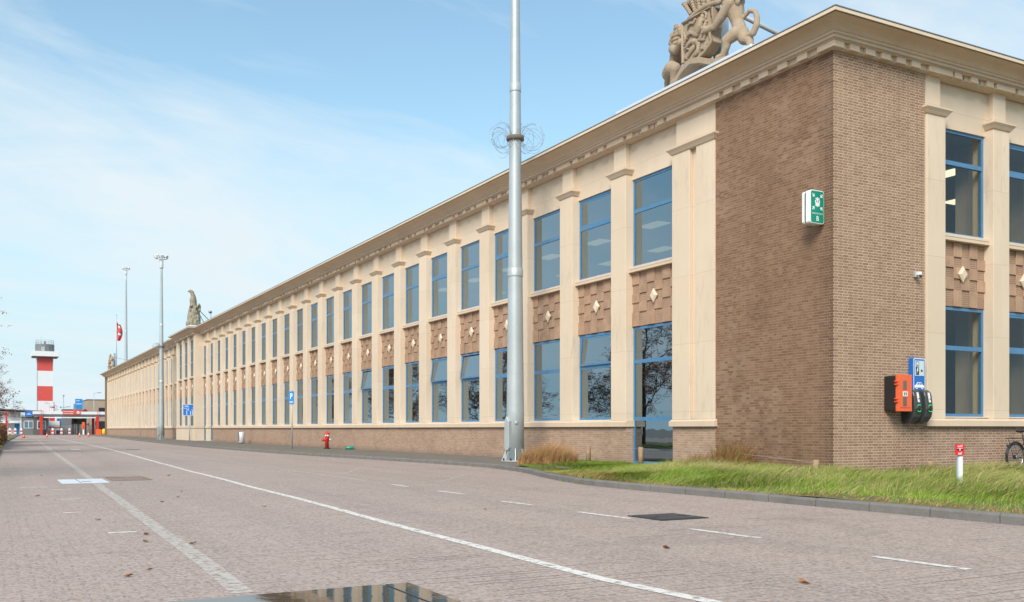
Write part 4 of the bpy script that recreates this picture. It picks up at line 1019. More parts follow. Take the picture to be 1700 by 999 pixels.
for dx in (-.1, .1): mb.prism([(.035*math.cos(i*PI/6), .035*math.sin(i*PI/6)) for i in range(12)], (2.76+dx, yF-.0, 2.155), Xv, Zv, (0, -.009, 0), wv); mb.prism([(.015*math.cos(i*PI/6), .015*math.sin(i*PI/6)) for i in range(12)], (2.76+dx, yF-.009, 2.155), Xv, Zv, (0, -.003, 0), MT['blue_sign'])
mb.build('symbols', S)

# fire extinguisher cabinet: black shell, orange door facing the road corner
S = thing('extinguisher_cabinet', 'black cabinet with orange front on the brick wall left of the chargers', 'cabinet', (1.9, 0, 2.0))
mb = MB(); mb.box(1.68, 2.12, -.30, .04, 1.60, 2.41, MT['black']); mb.build('shell', S, bevel=.03, segs=3)
mb = MB(); mb.box(1.67, 2.13, -.38, -.302, 1.58, 2.43, MT['orange'])
for z in (2.26, 2.19, 1.86, 1.79): mb.box(1.62, 1.70, -.385, -.30, z, z+.025, MT['orange'])
mb.box(1.73, 2.07, -.389, -.38, 1.66, 1.672, MT['red']); mb.build('door', S, bevel=.015, segs=2)
for z0 in (2.08, 1.70):
    mb = MB(); mb.box(1.83, 1.95, -.386, -.381, z0, z0+.21, MT['walk']); mb.build('window_slot', S)
mb = MB(); mb.box(1.82, 1.98, -.387, -.381, 1.93, 2.04, MT['white']); mb.box(1.85, 1.89, -.389, -.387, 1.95, 2.02, MT['galv_dk']); mb.box(1.91, 1.95, -.389, -.387, 1.95, 2.02, MT['galv_dk']); mb.build('label_plate', S)

# two wall chargers
def charger(x, label):
    S = thing('wall_charger', label, 'charger', (x, 0, 1.7), 0, 'electric car wall chargers')
    mb = MB(); prof = [(.05, 1.36), (-.05, 1.30), (-.22, 1.34), (-.32, 1.46), (-.355, 1.64), (-.35, 1.74), (-.325, 1.95), (-.29, 2.05), (-.2, 2.10), (.05, 2.11)]
    mb.prism([(a, b) for a, b in prof], (x-.125, 0, 0), Yv, Zv, (.25, 0, 0), MT['char']); mb.build('shell', S, bevel=.035, segs=3)
    mb = MB(); mb.prism([(-.352, 1.80), (-.362, 1.80), (-.333, 1.97), (-.318, 2.03), (-.308, 2.03), (-.323, 1.96)], (x-.03, 0, 0), Yv, Zv, (.06, 0, 0), MT['white']); mb.lathe([(.02, 0), (.02, .01)], (x, -.355, 1.88), MT['black'], 8); mb.build('display_strip', S)
    mb = MB(); cc = Vector((x, -.355, 1.655)); R_ = .08
    mb.tube([cc+Vector((R_*math.cos(q), .0, R_*math.sin(q))) for q in [2*PI*i/16 for i in range(17)]], .018, MT['char'], 6, cap=False)
    mb.ball(cc, (.07, .03, .07), MT['black']); mb.build('socket', S)
    mb = MB()
    for a0 in (PI*.3, PI*1.25): mb.tube([cc+Vector((R_*math.cos(q), -.014, R_*math.sin(q))) for q in [a0+PI*.45*i/6 for i in range(7)]], .011, MT['led'], 6)
    mb.build('status_ring', S)
charger(2.40, 'left charcoal wall charger with green ring, partly behind the orange cabinet')
charger(2.79, 'right charcoal wall charger with green ring, next to the cream pilaster')
mb = MB(); mb.box(2.70, 2.80, -.03, .05, 4.80, 4.94, MT['galv']); mb.box(2.71, 2.79, -.14, -.03, 4.84, 4.92, MT['white']); mb.lathe([(.03, 0), (.03, .06)], (2.76, -.12, 4.78), MT['black'], 10)
tag(mb.build('security_camera', bevel=.008), 'small grey security camera high on the lighter brick wall', 'camera')

# red information sign on white post in the grass
S = thing('marker_post', 'small red sign plate on a white post in the long grass', 'sign post', (-1.6, -4.37, .12)); ga = -.5
cb, sb = math.cos(-TH), math.sin(-TH); u3 = Vector((cb, sb, 0)); w3 = Vector((-sb, cb, 0))
B0 = Vector((-1.6, -4.37, .12))
mb = MB(); mb.obox(B0+u3*.018+Vector((0, 0, .28)), u3*.032, w3*.03, (0, 0, .32), MT['white']); mb.obox(B0-u3*.028+Vector((0, 0, .28)), u3*.010, w3*.028, (0, 0, .32), MT['sign_pale']); mb.build('post', S, bevel=.004)
mb = MB(); pc = B0+Vector((-.02, 0, .685)); mb.obox(pc-w3*.045, u3*.08, w3*.008, (0, 0, .10), MT['red_sign'])
mb.obox(pc-w3*.0535, u3*.055, w3*.002, (0, 0, .016), MT['black']); mb.obox(pc-w3*.0545+Vector((0, 0, 0)), u3*.009, w3*.003, (0, 0, .018), MT['white']); mb.obox(pc-w3*.0535+Vector((0, 0, .023)), u3*.055, w3*.002, (0, 0, .003), MT['white']); mb.build('plate', S, bevel=.002)
mb = MB(); text(mb, 'GAS', pc-w3*.0535-u3*.045+Vector((0, 0, .045)), u3, Zv, .045, wv, 'LEFT', .012); text(mb, 'GAS', pc-w3*.0535+u3*.015+Vector((0, 0, .072)), u3, Zv, .02, wv, 'LEFT', .01); text(mb, 'asl', pc-w3*.0535+Vector((0, 0, -.085)), u3, Zv, .065, wv, 'CENTER', .014); mb.build('lettering', S)

# timber bollards with a strand of wire
BP = [(-.55, 9.25, .50, 'timber bollard standing between the rusty dry grass and the glass door'), (-.55, 6.55, .50, 'timber bollard directly in front of the tall glass door'), (-.55, 3.4, .52, 'timber bollard half hidden in the rusty clump by the brown brick wall'), (-.5, .05, .32, 'timber bollard in long grass at the foot of the brick corner'), (2.86, -.3, .24, 'short dark timber bollard at the wall below the chargers')]
for x, y, h, lb in BP:
    m = MB(); m.lathe([(.075, -.05), (.072, h-.02), (.06, h), (.0, h+.002)], (x, y, .16), MT['wood'], 10); tag(m.build('timber_bollard', loc=(x, y, .16)), lb, 'bollard', 'timber bollards along the wall')
mb = MB(); mb.tube([(x-.08, y, .16+h-.05) for x, y, h, _ in BP[:4]], .0028, MT['galv'], 5); tag(mb.build('strand_wire'), 'thin straight strand of wire strung between the timber bollards', 'wire')

# hydrant
S = thing('fire_hydrant', 'red fire hydrant with white painted eyes on the pavement', 'hydrant', (-1.11, 33.6, .12)); x, y, z = -1.11, 33.6, .12
mb = MB(); rd = MT['red']; mb.lathe([(.10, .06), (.10, .5), (.12, .52), (.12, .56), (.115, .6), (.12, .62), (.12, .74), (.14, .76), (.14, .79), (.11, .84), (.06, .89), (.035, .9), (.035, .94), (0, .945)], (x, y, z), rd, 20); mb.build('body', S)
mb = MB(); mb.lathe([(.16, 0), (.16, .04), (.12, .07)], (x, y, z), MT['black'], 20); mb.build('foot', S)
mb = MB(); d = Vector((-.85, -.5, 0)).normalized(); e = Vector((.5, -.85, 0))
fdir = Vector((-.35, -.94, 0)).normalized(); sdir = Vector((-.94, .35, 0)).normalized()
for q in (-1, 1): mb.ball(Vector((x, y, z+.70))+fdir*.105+sdir*.055*q, (.05, .05, .055), MT['white'])
mb.build('eyes', S)
mb = MB(); c0 = Vector((x, y, z+.48)); mb.tube([c0, c0+sdir*.2], .07, rd, 12); mb.tube([c0+sdir*.19, c0+sdir*.24], .09, rd, 12); mb.build('outlet', S)
mb = MB(); mb.tube([c0, c0-sdir*.15], .06, rd, 12); mb.tube([c0-sdir*.14, c0-sdir*.2], .065, MT['zinc'], 12); mb.build('outlet', S)
mb = MB(); c1 = Vector((x, y, z+.8))-sdir*.14; mb.tube([c1, c1-sdir*.05+Vector((0, 0, .2))], [.02, .012], MT['straw'], 6); mb.build('rope_end', S)
mb = MB(); mb.tube([(-.75, 31.6, .20), (-.35, 31.45, .20)], [.085, .085], MT['green_sign'], 12); mb.tube([(-.76, 31.605, .20), (-.72, 31.59, .2)], .09, MT['char'], 12); mb.box(-.42, -.32, 31.38, 31.5, .12, .22, MT['walk'])
tag(mb.build('floor_spotlight', bevel=.006), 'small green cylinder lying at the wall right of the hydrant', 'canister')
# steel bin
S = thing('litter_bin', 'short stainless steel cylindrical bin against the plinth brickwork', 'bin', (-.72, 55, .12))
mb = MB(); mb.lathe([(.20, .04), (.22, .05), (.22, .80), (.19, .83), (0, .835)], (-.72, 55, .12), MT['zinc'], 20); mb.build('drum', S)
mb = MB(); mb.lathe([(.19, 0), (.19, .05)], (-.72, 55, .12), MT['black'], 20); mb.box(-.97, -.93, 54.85, 55.0, .3, .95, MT['galv_dk']); mb.build('foot', S)
# parking sign
S = thing('parking_sign', 'blue parking sign with white P on a slim grey pole', 'sign', (-2.73, 34.46, .12))
mb = MB(); mb.tube([(-2.73, 34.46, .12), (-2.73, 34.46, 3.22)], .035, MT['galv'], 10); mb.build('pole', S)
# plate turned towards the camera's side: seen obliquely
a_ = math.radians(-38); u3 = Vector((math.cos(a_), math.sin(a_), 0)); u3 = Vector((.34, -.94, 0)).normalized(); w3 = u3.cross(Vector((0, 0, 1))).normalized()
if w3.y > 0: w3 = -w3
w3 = Vector(Zv).cross(u3); w3 = w3 if w3.x < 0 else -w3
pc = Vector((-2.73, 34.46, 2.82))+w3*.045
mb = MB(); mb.obox(pc, u3*.22, w3*.01, (0, 0, .34), MT['blue_lt']); mb.build('plate', S, bevel=.003)
mb = MB(); uu_ = u3 if u3.cross(Vector(Zv)).dot(w3) > 0 else -u3
text(mb, 'P', pc+w3*.011+Vector((0, 0, -.06)), uu_, Zv, .42, wv, bold=.02); mb.obox(pc+w3*.012+Vector((0, 0, -.2)), u3*.15, w3*.002, (0, 0, .012), wv); mb.obox(pc+w3*.012+Vector((0, 0, -.26)), u3*.13, w3*.002, (0, 0, .012), wv); mb.build('lettering', S)
# blue route board
S = thing('direction_sign', 'blue direction board with white lettering on a single pole', 'sign', (-.72, 75.7, .12))
mb = MB(); mb.tube([(-.72, 75.7, .12), (-.72, 75.7, 2.6)], .045, MT['galv'], 10); mb.build('pole', S)
u3 = Vector((cb, sb, 0)); w3 = Vector((sb, -cb, 0)); pc = Vector((-.72, 75.7, 2.92))+w3*.06
mb = MB(); mb.obox(pc, u3*.58, w3*.015, (0, 0, .52), MT['sign_white']); mb.obox(pc+w3*.016, u3*.555, w3*.004, (0, 0, .495), MT['blue_sign']); mb.build('board', S)
mb = MB()
def tx(s_, dx, dz, sz): text(mb, s_, pc+w3*.021+u3*dx+Vector((0, 0, dz)), u3, Zv, sz, wv, 'LEFT', .02)
tx('dienst', -.42, .30, .16); tx('bezoek', -.5, .13, .11); tx('vrij', -.15, .13, .11); tx('P1B', -.25, -.05, .15); tx('P', .3, .14, .09); tx('West', .2, -.04, .12)
for dx in (-.22, .12, .3, .48):
    for i in range(5): mb.obox(pc+w3*.022+u3*(dx)+Vector((0, 0, -.14-.07*i)), u3*.035, w3*.002, (0, 0, .022), wv)
mb.build('lettering', S)

# bicycle leaning at the wall (rear half in frame)
S = BIKE = thing('bicycle', 'black city bicycle with carrier leaning on the brick wall at right', 'bicycle', (6.4, -.35, .12))
def wheel(cx_, name='wheel'):
    mb = MB(); c = Vector((cx_, -.35, .12+.345)); n_ = 40
    cir = lambda r, yy=0: [c+Vector((r*math.cos(2*PI*i/n_), yy, r*math.sin(2*PI*i/n_))) for i in range(n_+1)]
    mb.tube(cir(.325), .021, MT['black'], 8, cap=False); o = mb.build('wheel', S)
    mb = MB(); mb.tube(cir(.298), .011, MT['silver'], 6, cap=False); mb.build('rim', o)
    mb = MB()
    for i in range(18):
        a = 2*PI*i/18; mb.tube([c+Vector((.03*math.cos(a+.8), .02*(-1)**i, .03*math.sin(a+.8))), c+Vector((.295*math.cos(a), 0, .295*math.sin(a)))], .0028, MT['silver'], 4)
    mb.build('spokes', o)
    mb = MB(); mb.tube([c+Vector((0, -.05, 0)), c+Vector((0, .05, 0))], .045, MT['black'], 12); mb.tube([c+Vector((0, -.06, 0)), c+Vector((0, -.05, 0))], .06, MT['galv_dk'], 12); mb.build('hub', o)
wheel(6.22); wheel(7.36)
mb = MB(); c = Vector((6.22, -.35, .465)); F_ = MT['black']
bb = Vector((6.68, -.35, .42)); seat = Vector((6.52, -.35, 1.0)); hd = Vector((7.13, -.35, 1.02)); hb = Vector((7.17, -.35, .85))
for a, b, r in ((c, bb, .012), (c, seat-Vector((-.03, 0, .2)), .011), (bb, seat, .017), (bb, hb, .02), (seat-Vector((0, 0, .1)), hb, .016), (hb, Vector((7.36, -.35, .465)), .014), (hd, hb, .018), (hd, hd+Vector((-.02, 0, .12)), .014)): mb.tube([a, b], r, F_, 8)
mb.build('frame', S)
mb = MB(); mb.tube([c+Vector((.375*math.cos(a), 0, .375*math.sin(a))) for a in [math.radians(30+i*14) for i in range(13)]], .024, F_, 8); mb.build('mudguard', S)
mb = MB()
for q in (-.06, .06): mb.tube([(5.95, -.35+q, .93), (6.1, -.35+q, .95), (6.5, -.35+q, .94)], .009, F_, 6); mb.tube([(6.02, -.35+q, .93), (6.22, -.35+q, .47)], .007, F_, 6)
for xx in (5.95, 6.1, 6.25, 6.4): mb.tube([(xx, -.42, .935), (xx, -.28, .935)], .007, F_, 6)
mb.build('carrier', S)
mb = MB(); mb.ball((6.42, -.35, 1.12), (.15, .10, .045), F_); mb.ball((6.56, -.35, 1.12), (.12, .04, .03), F_); mb.tube([(6.52, -.35, 1.0), (6.48, -.35, 1.1)], .013, MT['silver'], 8); mb.build('saddle', S)
mb = MB(); mb.box(5.90, 5.93, -.38, -.32, .72, .78, MT['char']); mb.build('rear_light', S)
mb = MB(); mb.tube([(7.1, -.62, 1.2), (7.18, -.5, 1.2), (7.14, -.35, 1.16), (7.18, -.2, 1.2), (7.1, -.08, 1.2)], .013, F_, 8); mb.build('handlebar', S)

BIKE.location.x -= .2
# ------------------------------------------------------------------ grass verge, tufts
def grassmesh(name, n, region, hfun, mats, lean=.6, width=.008, seed=1, zf=verge_h, segs=3, loc=None):
    r = random.Random(seed); vs = []; fs = []; mi = []; sh = []
    for _ in range(n):
        p = region(r)
        if p is None: continue
        x, y = p; h, k = hfun(x, y, r)
        if h <= 0: continue
        a = r.uniform(0, 2*PI); wx, wy = math.cos(a)*width*r.uniform(.6, 1.3), math.sin(a)*width*r.uniform(.6, 1.3)
        la = -.6+3.2*mnoise.noise((x*.55, y*.55, 7))+r.gauss(0, .55); ll = h*lean*r.uniform(.2, 1.2); z = zf(x, y)-.02; b = len(vs); s_ = r.random()
        for i in range(segs+1):
            t = i/segs; q = t*t*ll; w_ = 1-t*.92; zz_ = z+h*(t-.35*lean*t*t*r.uniform(.8, 1.1))
            cx_, cy_ = x+math.cos(la)*q, y+math.sin(la)*q
            vs.append((cx_-wx*w_, cy_-wy*w_, zz_)); vs.append((cx_+wx*w_, cy_+wy*w_, zz_))
        for i in range(segs): fs.append((b+2*i, b+2*i+1, b+2*i+3, b+2*i+2)); mi.append(k); sh.append(s_)
    me = bpy.data.meshes.new(name); me.from_pydata(vs, [], fs)
    for m in mats: me.materials.append(m)
    me.polygons.foreach_set('material_index', mi)
    at = me.attributes.new('shade', 'FLOAT', 'FACE'); at.data.foreach_set('value', sh); me.update()
    o = bpy.data.objects.new(name, me); COL.objects.link(o); return o
def vreg(r):
    # denser towards the camera side
    y = 9.6-r.random()*21.; x = -5.62+r.random()*(16 if y < -1 else 5.7)
    # keep only what the view covers, with margin
    dx, dy = x+16.703, y+15.501; d = dx*math.sin(TH)+dy*math.cos(TH); q = (dx*math.cos(TH)-dy*math.sin(TH))/max(d, .1)
    if q > .98 or not inverge(x, y): return None
    return x, y
def gh(x, y, r):
    n_ = mnoise.noise((x*.8, y*.8, 1.3)); edge = min(1, max(.25, (x+5.5)/1.6)) if y < 2 else min(1, max(.3, (x+4.6)/2))
    dry = .12+.75*max(0, n_)+(.30 if (y < 3.5 and x > -3.4) else 0)-(.25 if y > 3.8 else 0)
    tall = (.33 if y < 3.8 else .10)*(1+.9*n_)
    h = tall*edge*r.uniform(.45, 1.2)+.03
    if mnoise.noise((x*1.7+9, y*1.7, 4)) > .42: h *= .4
    if (x < -5.2 if y < 1.5 else x < -4.2+.0*y) and r.random() < .45: return h, 2
    return h, (1 if r.random() < dry else 0)
o = grassmesh('grass', 165000, vreg, gh, [MT['grass'], MT['straw'], MT['rust']], 1.25, .006, 3); tag(o, 'long green and straw-coloured grass growing behind the kerb', 'grass', kind='stuff')
def clump(x, y, rx, ry, h, n, label, mats, seed, flop=.7):
    def reg(r):
        a = r.uniform(0, 2*PI); q = math.sqrt(r.random()); return x+rx*q*math.cos(a), y+ry*q*math.sin(a)
    def hf(px, py, r): return h*r.uniform(.35, 1.0)**.8*r.choice((.7, 1, 1.25))*(1-.4*min(1, math.hypot((px-x)/rx, (py-y)/ry))), 0 if r.random() < .8 else len(mats)-1
    o = grassmesh('ornamental_grass', n, reg, hf, mats, flop, .006, seed); tag(o, label, 'grass clump', 'dry ornamental grass clumps')
clump(-2.7, 8.1, .95, .5, .85, 5200, 'wide rusty-brown dry grass clump beside the near light mast', [MT['rust'], MT['straw']], 5, .5)
clump(-.55, 2.75, .55, .45, 1.15, 1700, 'tall wispy rusty grass clump against the dark brown brick wall', [MT['rust'], MT['grass']], 6, .6)
clump(-.75, 3.7, .4, .4, .6, 900, 'smaller dry tuft left of the tall wispy clump', [MT['rust'], MT['grass']], 7, .6)
def wreg(r):
    i = r.randrange(1, 13); (a, b), (c, d) = KERB[i], KERB[i+1]; t = r.random()
    if mnoise.noise((i*1.7, int(t*6)*3.1, 0)) < .15: return None
    return a+(c-a)*t-.03+r.gauss(0, .02), b+(d-b)*t
o = grassmesh('kerb_weeds', 2600, wreg, lambda x, y, r: (.07*r.uniform(.3, 1.2), 0 if r.random() < .7 else 1), [MT['grass'], MT['rust']], .9, .005, 17, zf=lambda x, y: .0); tag(o, 'sparse weeds and moss in the joint between road and kerb', 'weeds', kind='stuff')
# left verge ground cover
def lreg(r):
    y = 30+r.random()**1.5*70; x = -16.2+ (y-48)*.022 - r.random()*3.0; return x, y
o = grassmesh('grass', 16000, lreg, lambda x, y, r: (.14*r.uniform(.5, 1.3), 0), [MT['grass']], .8, .012, 8, zf=lambda x, y: .11); tag(o, 'short grass strip along the left kerb below the hedge', 'grass', kind='stuff')

# ------------------------------------------------------------------ trees and hedge on the left
def leafset(name, parent, P, size, mat, seed, droop=0):
    r = random.Random(seed); vs = []; fs = []; sh = []
    for p in P:
        a, b = r.uniform(0, 2*PI), r.uniform(-1, 1); d = Vector((math.cos(a), math.sin(a), b-droop)).normalized(); e = d.cross(Vector((r.uniform(-1, 1), r.uniform(-1, 1), r.uniform(-1, 1)))).normalized()
        s_ = size*r.uniform(.6, 1.3); p = Vector(p); k = len(vs)
        vs += [p, p+d*s_*.5+e*s_*.32, p+d*s_, p+d*s_*.5-e*s_*.32]; fs.append((k, k+1, k+2, k+3)); sh.append(r.random())
    me = bpy.data.meshes.new(name); me.from_pydata(vs, [], fs); me.materials.append(mat)
    at = me.attributes.new('shade', 'FLOAT', 'FACE'); at.data.foreach_set('value', sh); me.update()
    o = bpy.data.objects.new(name, me); COL.objects.link(o)
    if parent is not None: o.parent = parent
    return o
def make_tree(seed, H, label, loc, leaves=.5, fan=1.):
    r = random.Random(seed); T = thing('bare_tree', label, 'tree', loc, 0, 'row of nearly bare trees along the left verge')
    trunk = MB(); br = MB(); tips = []
    P = [Vector((0, 0, 0))]; d = Vector((0, 0, 1))
    for i in range(9):
        d = (d+Vector((r.uniform(-.06, .06), r.uniform(-.06, .06), 0))).normalized(); P.append(P[-1]+d*H/9)
    rs = [.17*(1-.85*i/9) for i in range(10)]; trunk.tube(P, rs, MT['bark'], 8)
    o = trunk.build('trunk', T); o.location = (0, 0, 0)
    def grow(p, d, L, rad, lv):
        n = 5; q = [p]; 
        for i in range(n):
            d = (d+Vector((r.uniform(-.16, .16), r.uniform(-.16, .16), r.uniform(-.06, .12)))).normalized(); q.append(q[-1]+d*L/n)
        br.tube(q, [rad*(1-.8*i/n) for i in range(n+1)], MT['bark'], 5 if lv < 2 else 3, cap=False)
        if lv >= 2:
            for i in range(1, n+1):
                tips.append((q[i], d))
        if lv < 3:
            m_ = (9, 6, 4)[lv]
            for i in range(m_):
                t = r.uniform(.15, 1); k = min(n-1, int(t*n)); pp = q[k].lerp(q[k+1], t*n-k)
                a = r.uniform(0, 2*PI); side = d.cross(Vector((math.cos(a), math.sin(a), r.uniform(-.3, .3)))).normalized()
                grow(pp, (d*.62+side*.8+Vector((0, 0, .08))).normalized(), L*r.uniform(.38, .6), rad*.42, lv+1)
    for i in range(17):
        t = .12+.86*i/17; k = int(t*9); pp = P[k].lerp(P[min(k+1, 9)], t*9-k); a = i*2.4+r.uniform(-.3, .3)
        dd = Vector((math.cos(a), math.sin(a), .35+.5*t)).normalized()
        grow(pp, dd, H*.42*(1.08-t*.75)*fan, .06*(1-t*.6), 0 if t < .8 else 1)
    o = br.build('branches', T); o.location = (0, 0, 0)
    LP_ = []
    for p, d in tips:
        if r.random() < leaves*(.35 if p.z > H*.5 else 1):
            for _ in range(r.choice((3, 4, 6))): LP_.append(p+Vector((r.uniform(-.16, .16), r.uniform(-.16, .16), r.uniform(-.06, .04))))
    leafset('leaves', T, LP_, .085, MT['leaf'], seed)
    print('tree', len(tips), len(LP_), len(br.f))
    return T
T1 = make_tree(21, 10.5, 'nearest bare tree whose leafy twigs reach into the left edge', (-19.9, 35, .1), .55, 1.0)
T2 = make_tree(33, 8.5, 'dense brown-leaved tree behind the nearest one at the left edge', (-20.4, 57, .1), 1.2, 1.4)
dup(T2, (-20.2, 78, .1), 2.1, 'third brown-leaved tree in the row above the hedge')
dup(T1, (-24, 9, .1), 1.3, 'bare tree beyond the left frame edge, reflected in the windows')
dup(T2, (-19.6, 102, .1), 4.0, 'most distant tree of the row above the far hedge end')
# clipped copper hedge
def hedge(x0, y0, x1, y1, w, h, label, n):
    r = random.Random(int(y0)); P = []; m = MB(); L = math.dist((x0, y0), (x1, y1)); d = Vector((x1-x0, y1-y0, 0)).normalized(); s_ = Vector((d.y, -d.x, 0))
    T = thing('clipped_hedge', label, 'hedge', (x0, y0, .1), 0)
    def rad(t, a): return 1+.10*mnoise.noise((t*1.3, math.cos(a)*2, math.sin(a)*2+y0))
    na = 14; nl = int(L/.6)
    vs = []
    for i in range(nl+1):
        t = i*L/nl; e = min(1, min(t, L-t)/.9+.35); c = Vector((x0, y0, 0))+d*t
        for k in range(na+1):
            a = PI*k/na; q = rad(t, a)*e*.93; vs.append(c+s_*math.copysign(abs(math.cos(a))**.6, math.cos(a))*w/2*q+Vector((0, 0, .1+math.sin(a)**.6*h*q)))
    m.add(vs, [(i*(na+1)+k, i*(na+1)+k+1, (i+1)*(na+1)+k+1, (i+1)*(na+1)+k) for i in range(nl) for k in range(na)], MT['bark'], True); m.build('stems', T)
    for _ in range(n):
        t = r.random()*L; a = PI*r.random(); e = min(1, min(t, L-t)/.9+.35); c = Vector((x0, y0, 0))+d*t; q = rad(t, a)*e*r.uniform(.92, 1.03)
        P.append(c+s_*math.copysign(abs(math.cos(a))**.6, math.cos(a))*w/2*q+Vector((0, 0, .1+math.sin(a)**.6*h*q)))
    o = leafset('leaves', None, P, .16, MT['leaf_hedge'], 4); o.parent = T; o.location = (-x0, -y0, -.1)
    return T
hedge(-17.4, 44, -16.15, 88, 1.5, 1.5, 'rounded copper-brown clipped hedge along the left kerb', 26000)
mb = MB(); mb.box(-16.38, -16.12, 47.6, 50.4, .0, .17, MT['yellow']); tag(mb.build('kerb_block', bevel=.01), 'yellow painted block on the left kerb below the hedge', 'kerb block')

# ------------------------------------------------------------------ the gate and what stands behind it
# tower
TW = thing('lookout_tower', 'tall red and white banded tower with grey top cabin', 'tower', (-5.85, 230, 0))
def lvl(z0, z1, m, hw=1.62): q = MB(); q.box(-5.85-hw, -5.85+hw, 230-hw, 230+hw, z0, z1, m); return q
bands = [(0, 7.6, 'whiteclad'), (7.6, 11.0, 'red_bright'), (11.0, 14.5, 'whiteclad'), (14.5, 17.7, 'red_bright')]
sh_ = MB()
for a, b, mm in bands: sh_.box(-7.47, -4.2, 228.4, 231.6, a, b, MT[mm])
for xx in (-7.35, -5.85, -4.5):
    sh_.box(xx-.03, xx+.03, 228.385, 228.4, 0, 7.6, MT['sign_pale'])
for zz_ in (2.5, 5, 9.3, 12.7, 16.1): pass
for xx in (-7.55, -4.2): sh_.box(xx, xx+.1, 228.3, 231.7, 0, 17.7, MT['sign_pale'])
sh_.build('shaft', TW)
q = MB(); q.box(-8.6, -2.95, 226.9, 233.1, 17.75, 18.9, MT['whiteclad']); q.box(-8.4, -3.15, 227.1, 232.9, 17.6, 17.75, MT['greyclad']); q.build('balcony', TW, bevel=.03)
q = MB(); q.lathe([(2.0, 18.9), (2.0, 20.6), (1.95, 20.65)], (-5.8, 230, 0), MT['greyclad'], 16, False); q.box(-6.6, -5.9, 227.95, 228.1, 19, 20, MT['galv']); q.build('cabin', TW)
q = MB()
for k in range(16):
    a = 2*PI*k/16; q.tube([(-5.8+1.9*math.cos(a), 230+1.9*math.sin(a), 20.6), (-5.8+1.9*math.cos(a), 230+1.9*math.sin(a), 21.6)], .03, MT['galv'], 5)
for zz_ in (21.15, 21.6): q.tube([(-5.8+1.9*math.cos(2*PI*k/16), 230+1.9*math.sin(2*PI*k/16), zz_) for k in range(17)], .03, MT['galv'], 5)
q.build('railing', TW); q = MB(); q.tube([(-6.6, 230, 20.6), (-6.6, 230, 22.4)], .05, MT['galv'], 5); q.box(-6.0, -5.6, 229, 229.4, 20.6, 21.4, MT['greyclad']); q.build('aerial', TW)
# canopy
CP = thing('gate_canopy', 'long white canopy roof over the gate on red columns', 'canopy', (-3, 190, 0))
q = MB(); q.box(-9.7, 9, 188, 196, 3.95, 4.55, MT['whiteclad']); q.box(-9.75, 9, 187.95, 188, 3.95, 4.02, MT['galv_dk']); q.box(-9.6, 9, 188.1, 196, 3.62, 3.95, MT['greyclad']); q.box(-7.9, 2.0, 187.85, 188.05, 3.3, 3.48, MT['white']); q.build('roof', CP)
for xx, yy in ((-8.3, 187.9), (1.62, 187.9), (1.35, 194), (-8.3, 194)):
    q = MB(); q.box(xx-.22, xx+.22, yy-.2, yy+.2, 0, 3.62, MT['red']); q.box(xx-.3, xx+.3, yy-.25, yy+.25, 2.9, 3.6, MT['red']) if yy < 190 else None; q.box(xx-.04, xx+.04, yy-.3, yy-.22, 3.3, 4.9, MT['red']) if yy < 190 else None; q.build('column', CP)
q = MB(); q.box(-4.55, -1.45, 187.88, 187.95, 3.95, 4.82, MT['red_bright']); text(q, 'Toegang havens', (-4.45, 187.87, 4.45), Xv, Zv, .3, wv, 'LEFT', .02, sx=.95); text(q, 'Access terminals', (-4.45, 187.87, 4.1), Xv, Zv, .26, wv, 'LEFT', .02, sx=.95)
q.prism([(.26*math.cos(i*PI/8), .26*math.sin(i*PI/8)) for i in range(16)], (-1.85, 187.87, 4.38), Xv, Zv, (0, -.01, 0), wv); q.prism([(.1*math.cos(i*PI/8), .1*math.sin(i*PI/8)) for i in range(16)], (-1.85, 187.855, 4.38), Xv, Zv, (0, -.01, 0), MT['red']); q.build('sign_board', CP)
def booth(x0, x1, y0, y1, h, m, label, wins):
    B = thing('guard_booth', label, 'booth', ((x0+x1)/2, (y0+y1)/2, 0)); q = MB(); q.box(x0, x1, y0, y1, 0, h, m); q.build('wall', B)
    q = MB(); q.box(x0-.1, x1+.1, y0-.1, y1+.1, h, h+.18, MT['greyclad2']); q.build('roof', B)
    for a, b, c, d in wins:
        q = MB(); q.box(a, b, y0-.06, y0, c, d, MT['white']); o = q.build('window', B); q = MB(); n_ = 2; ww = (b-a-.3)/2
        q.box(a+.1, a+.1+ww, y0-.075, y0-.06, c+.1, d-.1, MT['glass']); q.box(b-.1-ww, b-.1, y0-.075, y0-.06, c+.1, d-.1, MT['glass']); q.build('pane', o)
    return B
booth(-11.5, -9.5, 190, 194, 3.4, MT['greyclad'], 'grey booth with wide white-framed windows left of the canopy', [(-11.2, -9.55, 1.3, 2.75)])
booth(-9.45, -6.95, 188.6, 192, 3.3, MT['greyclad2'], 'dark grey booth under the canopy behind the left red column', [(-8.95, -7.45, 1.15, 2.75)])
S = thing('wall_sign', 'dark blue sign board on the roof of the left grey booth', 'sign', (-10.2, 189.7, 3.6)); q = MB(); q.box(-11.0, -9.7, 189.6, 189.7, 3.6, 4.6, MT['blue_sign']); q.build('board', S); q = MB(); q.box(-10.6, -10.1, 189.58, 189.6, 4.15, 4.22, wv); q.box(-10.8, -9.9, 189.58, 189.6, 3.95, 4.02, wv); q.build('lettering', S)
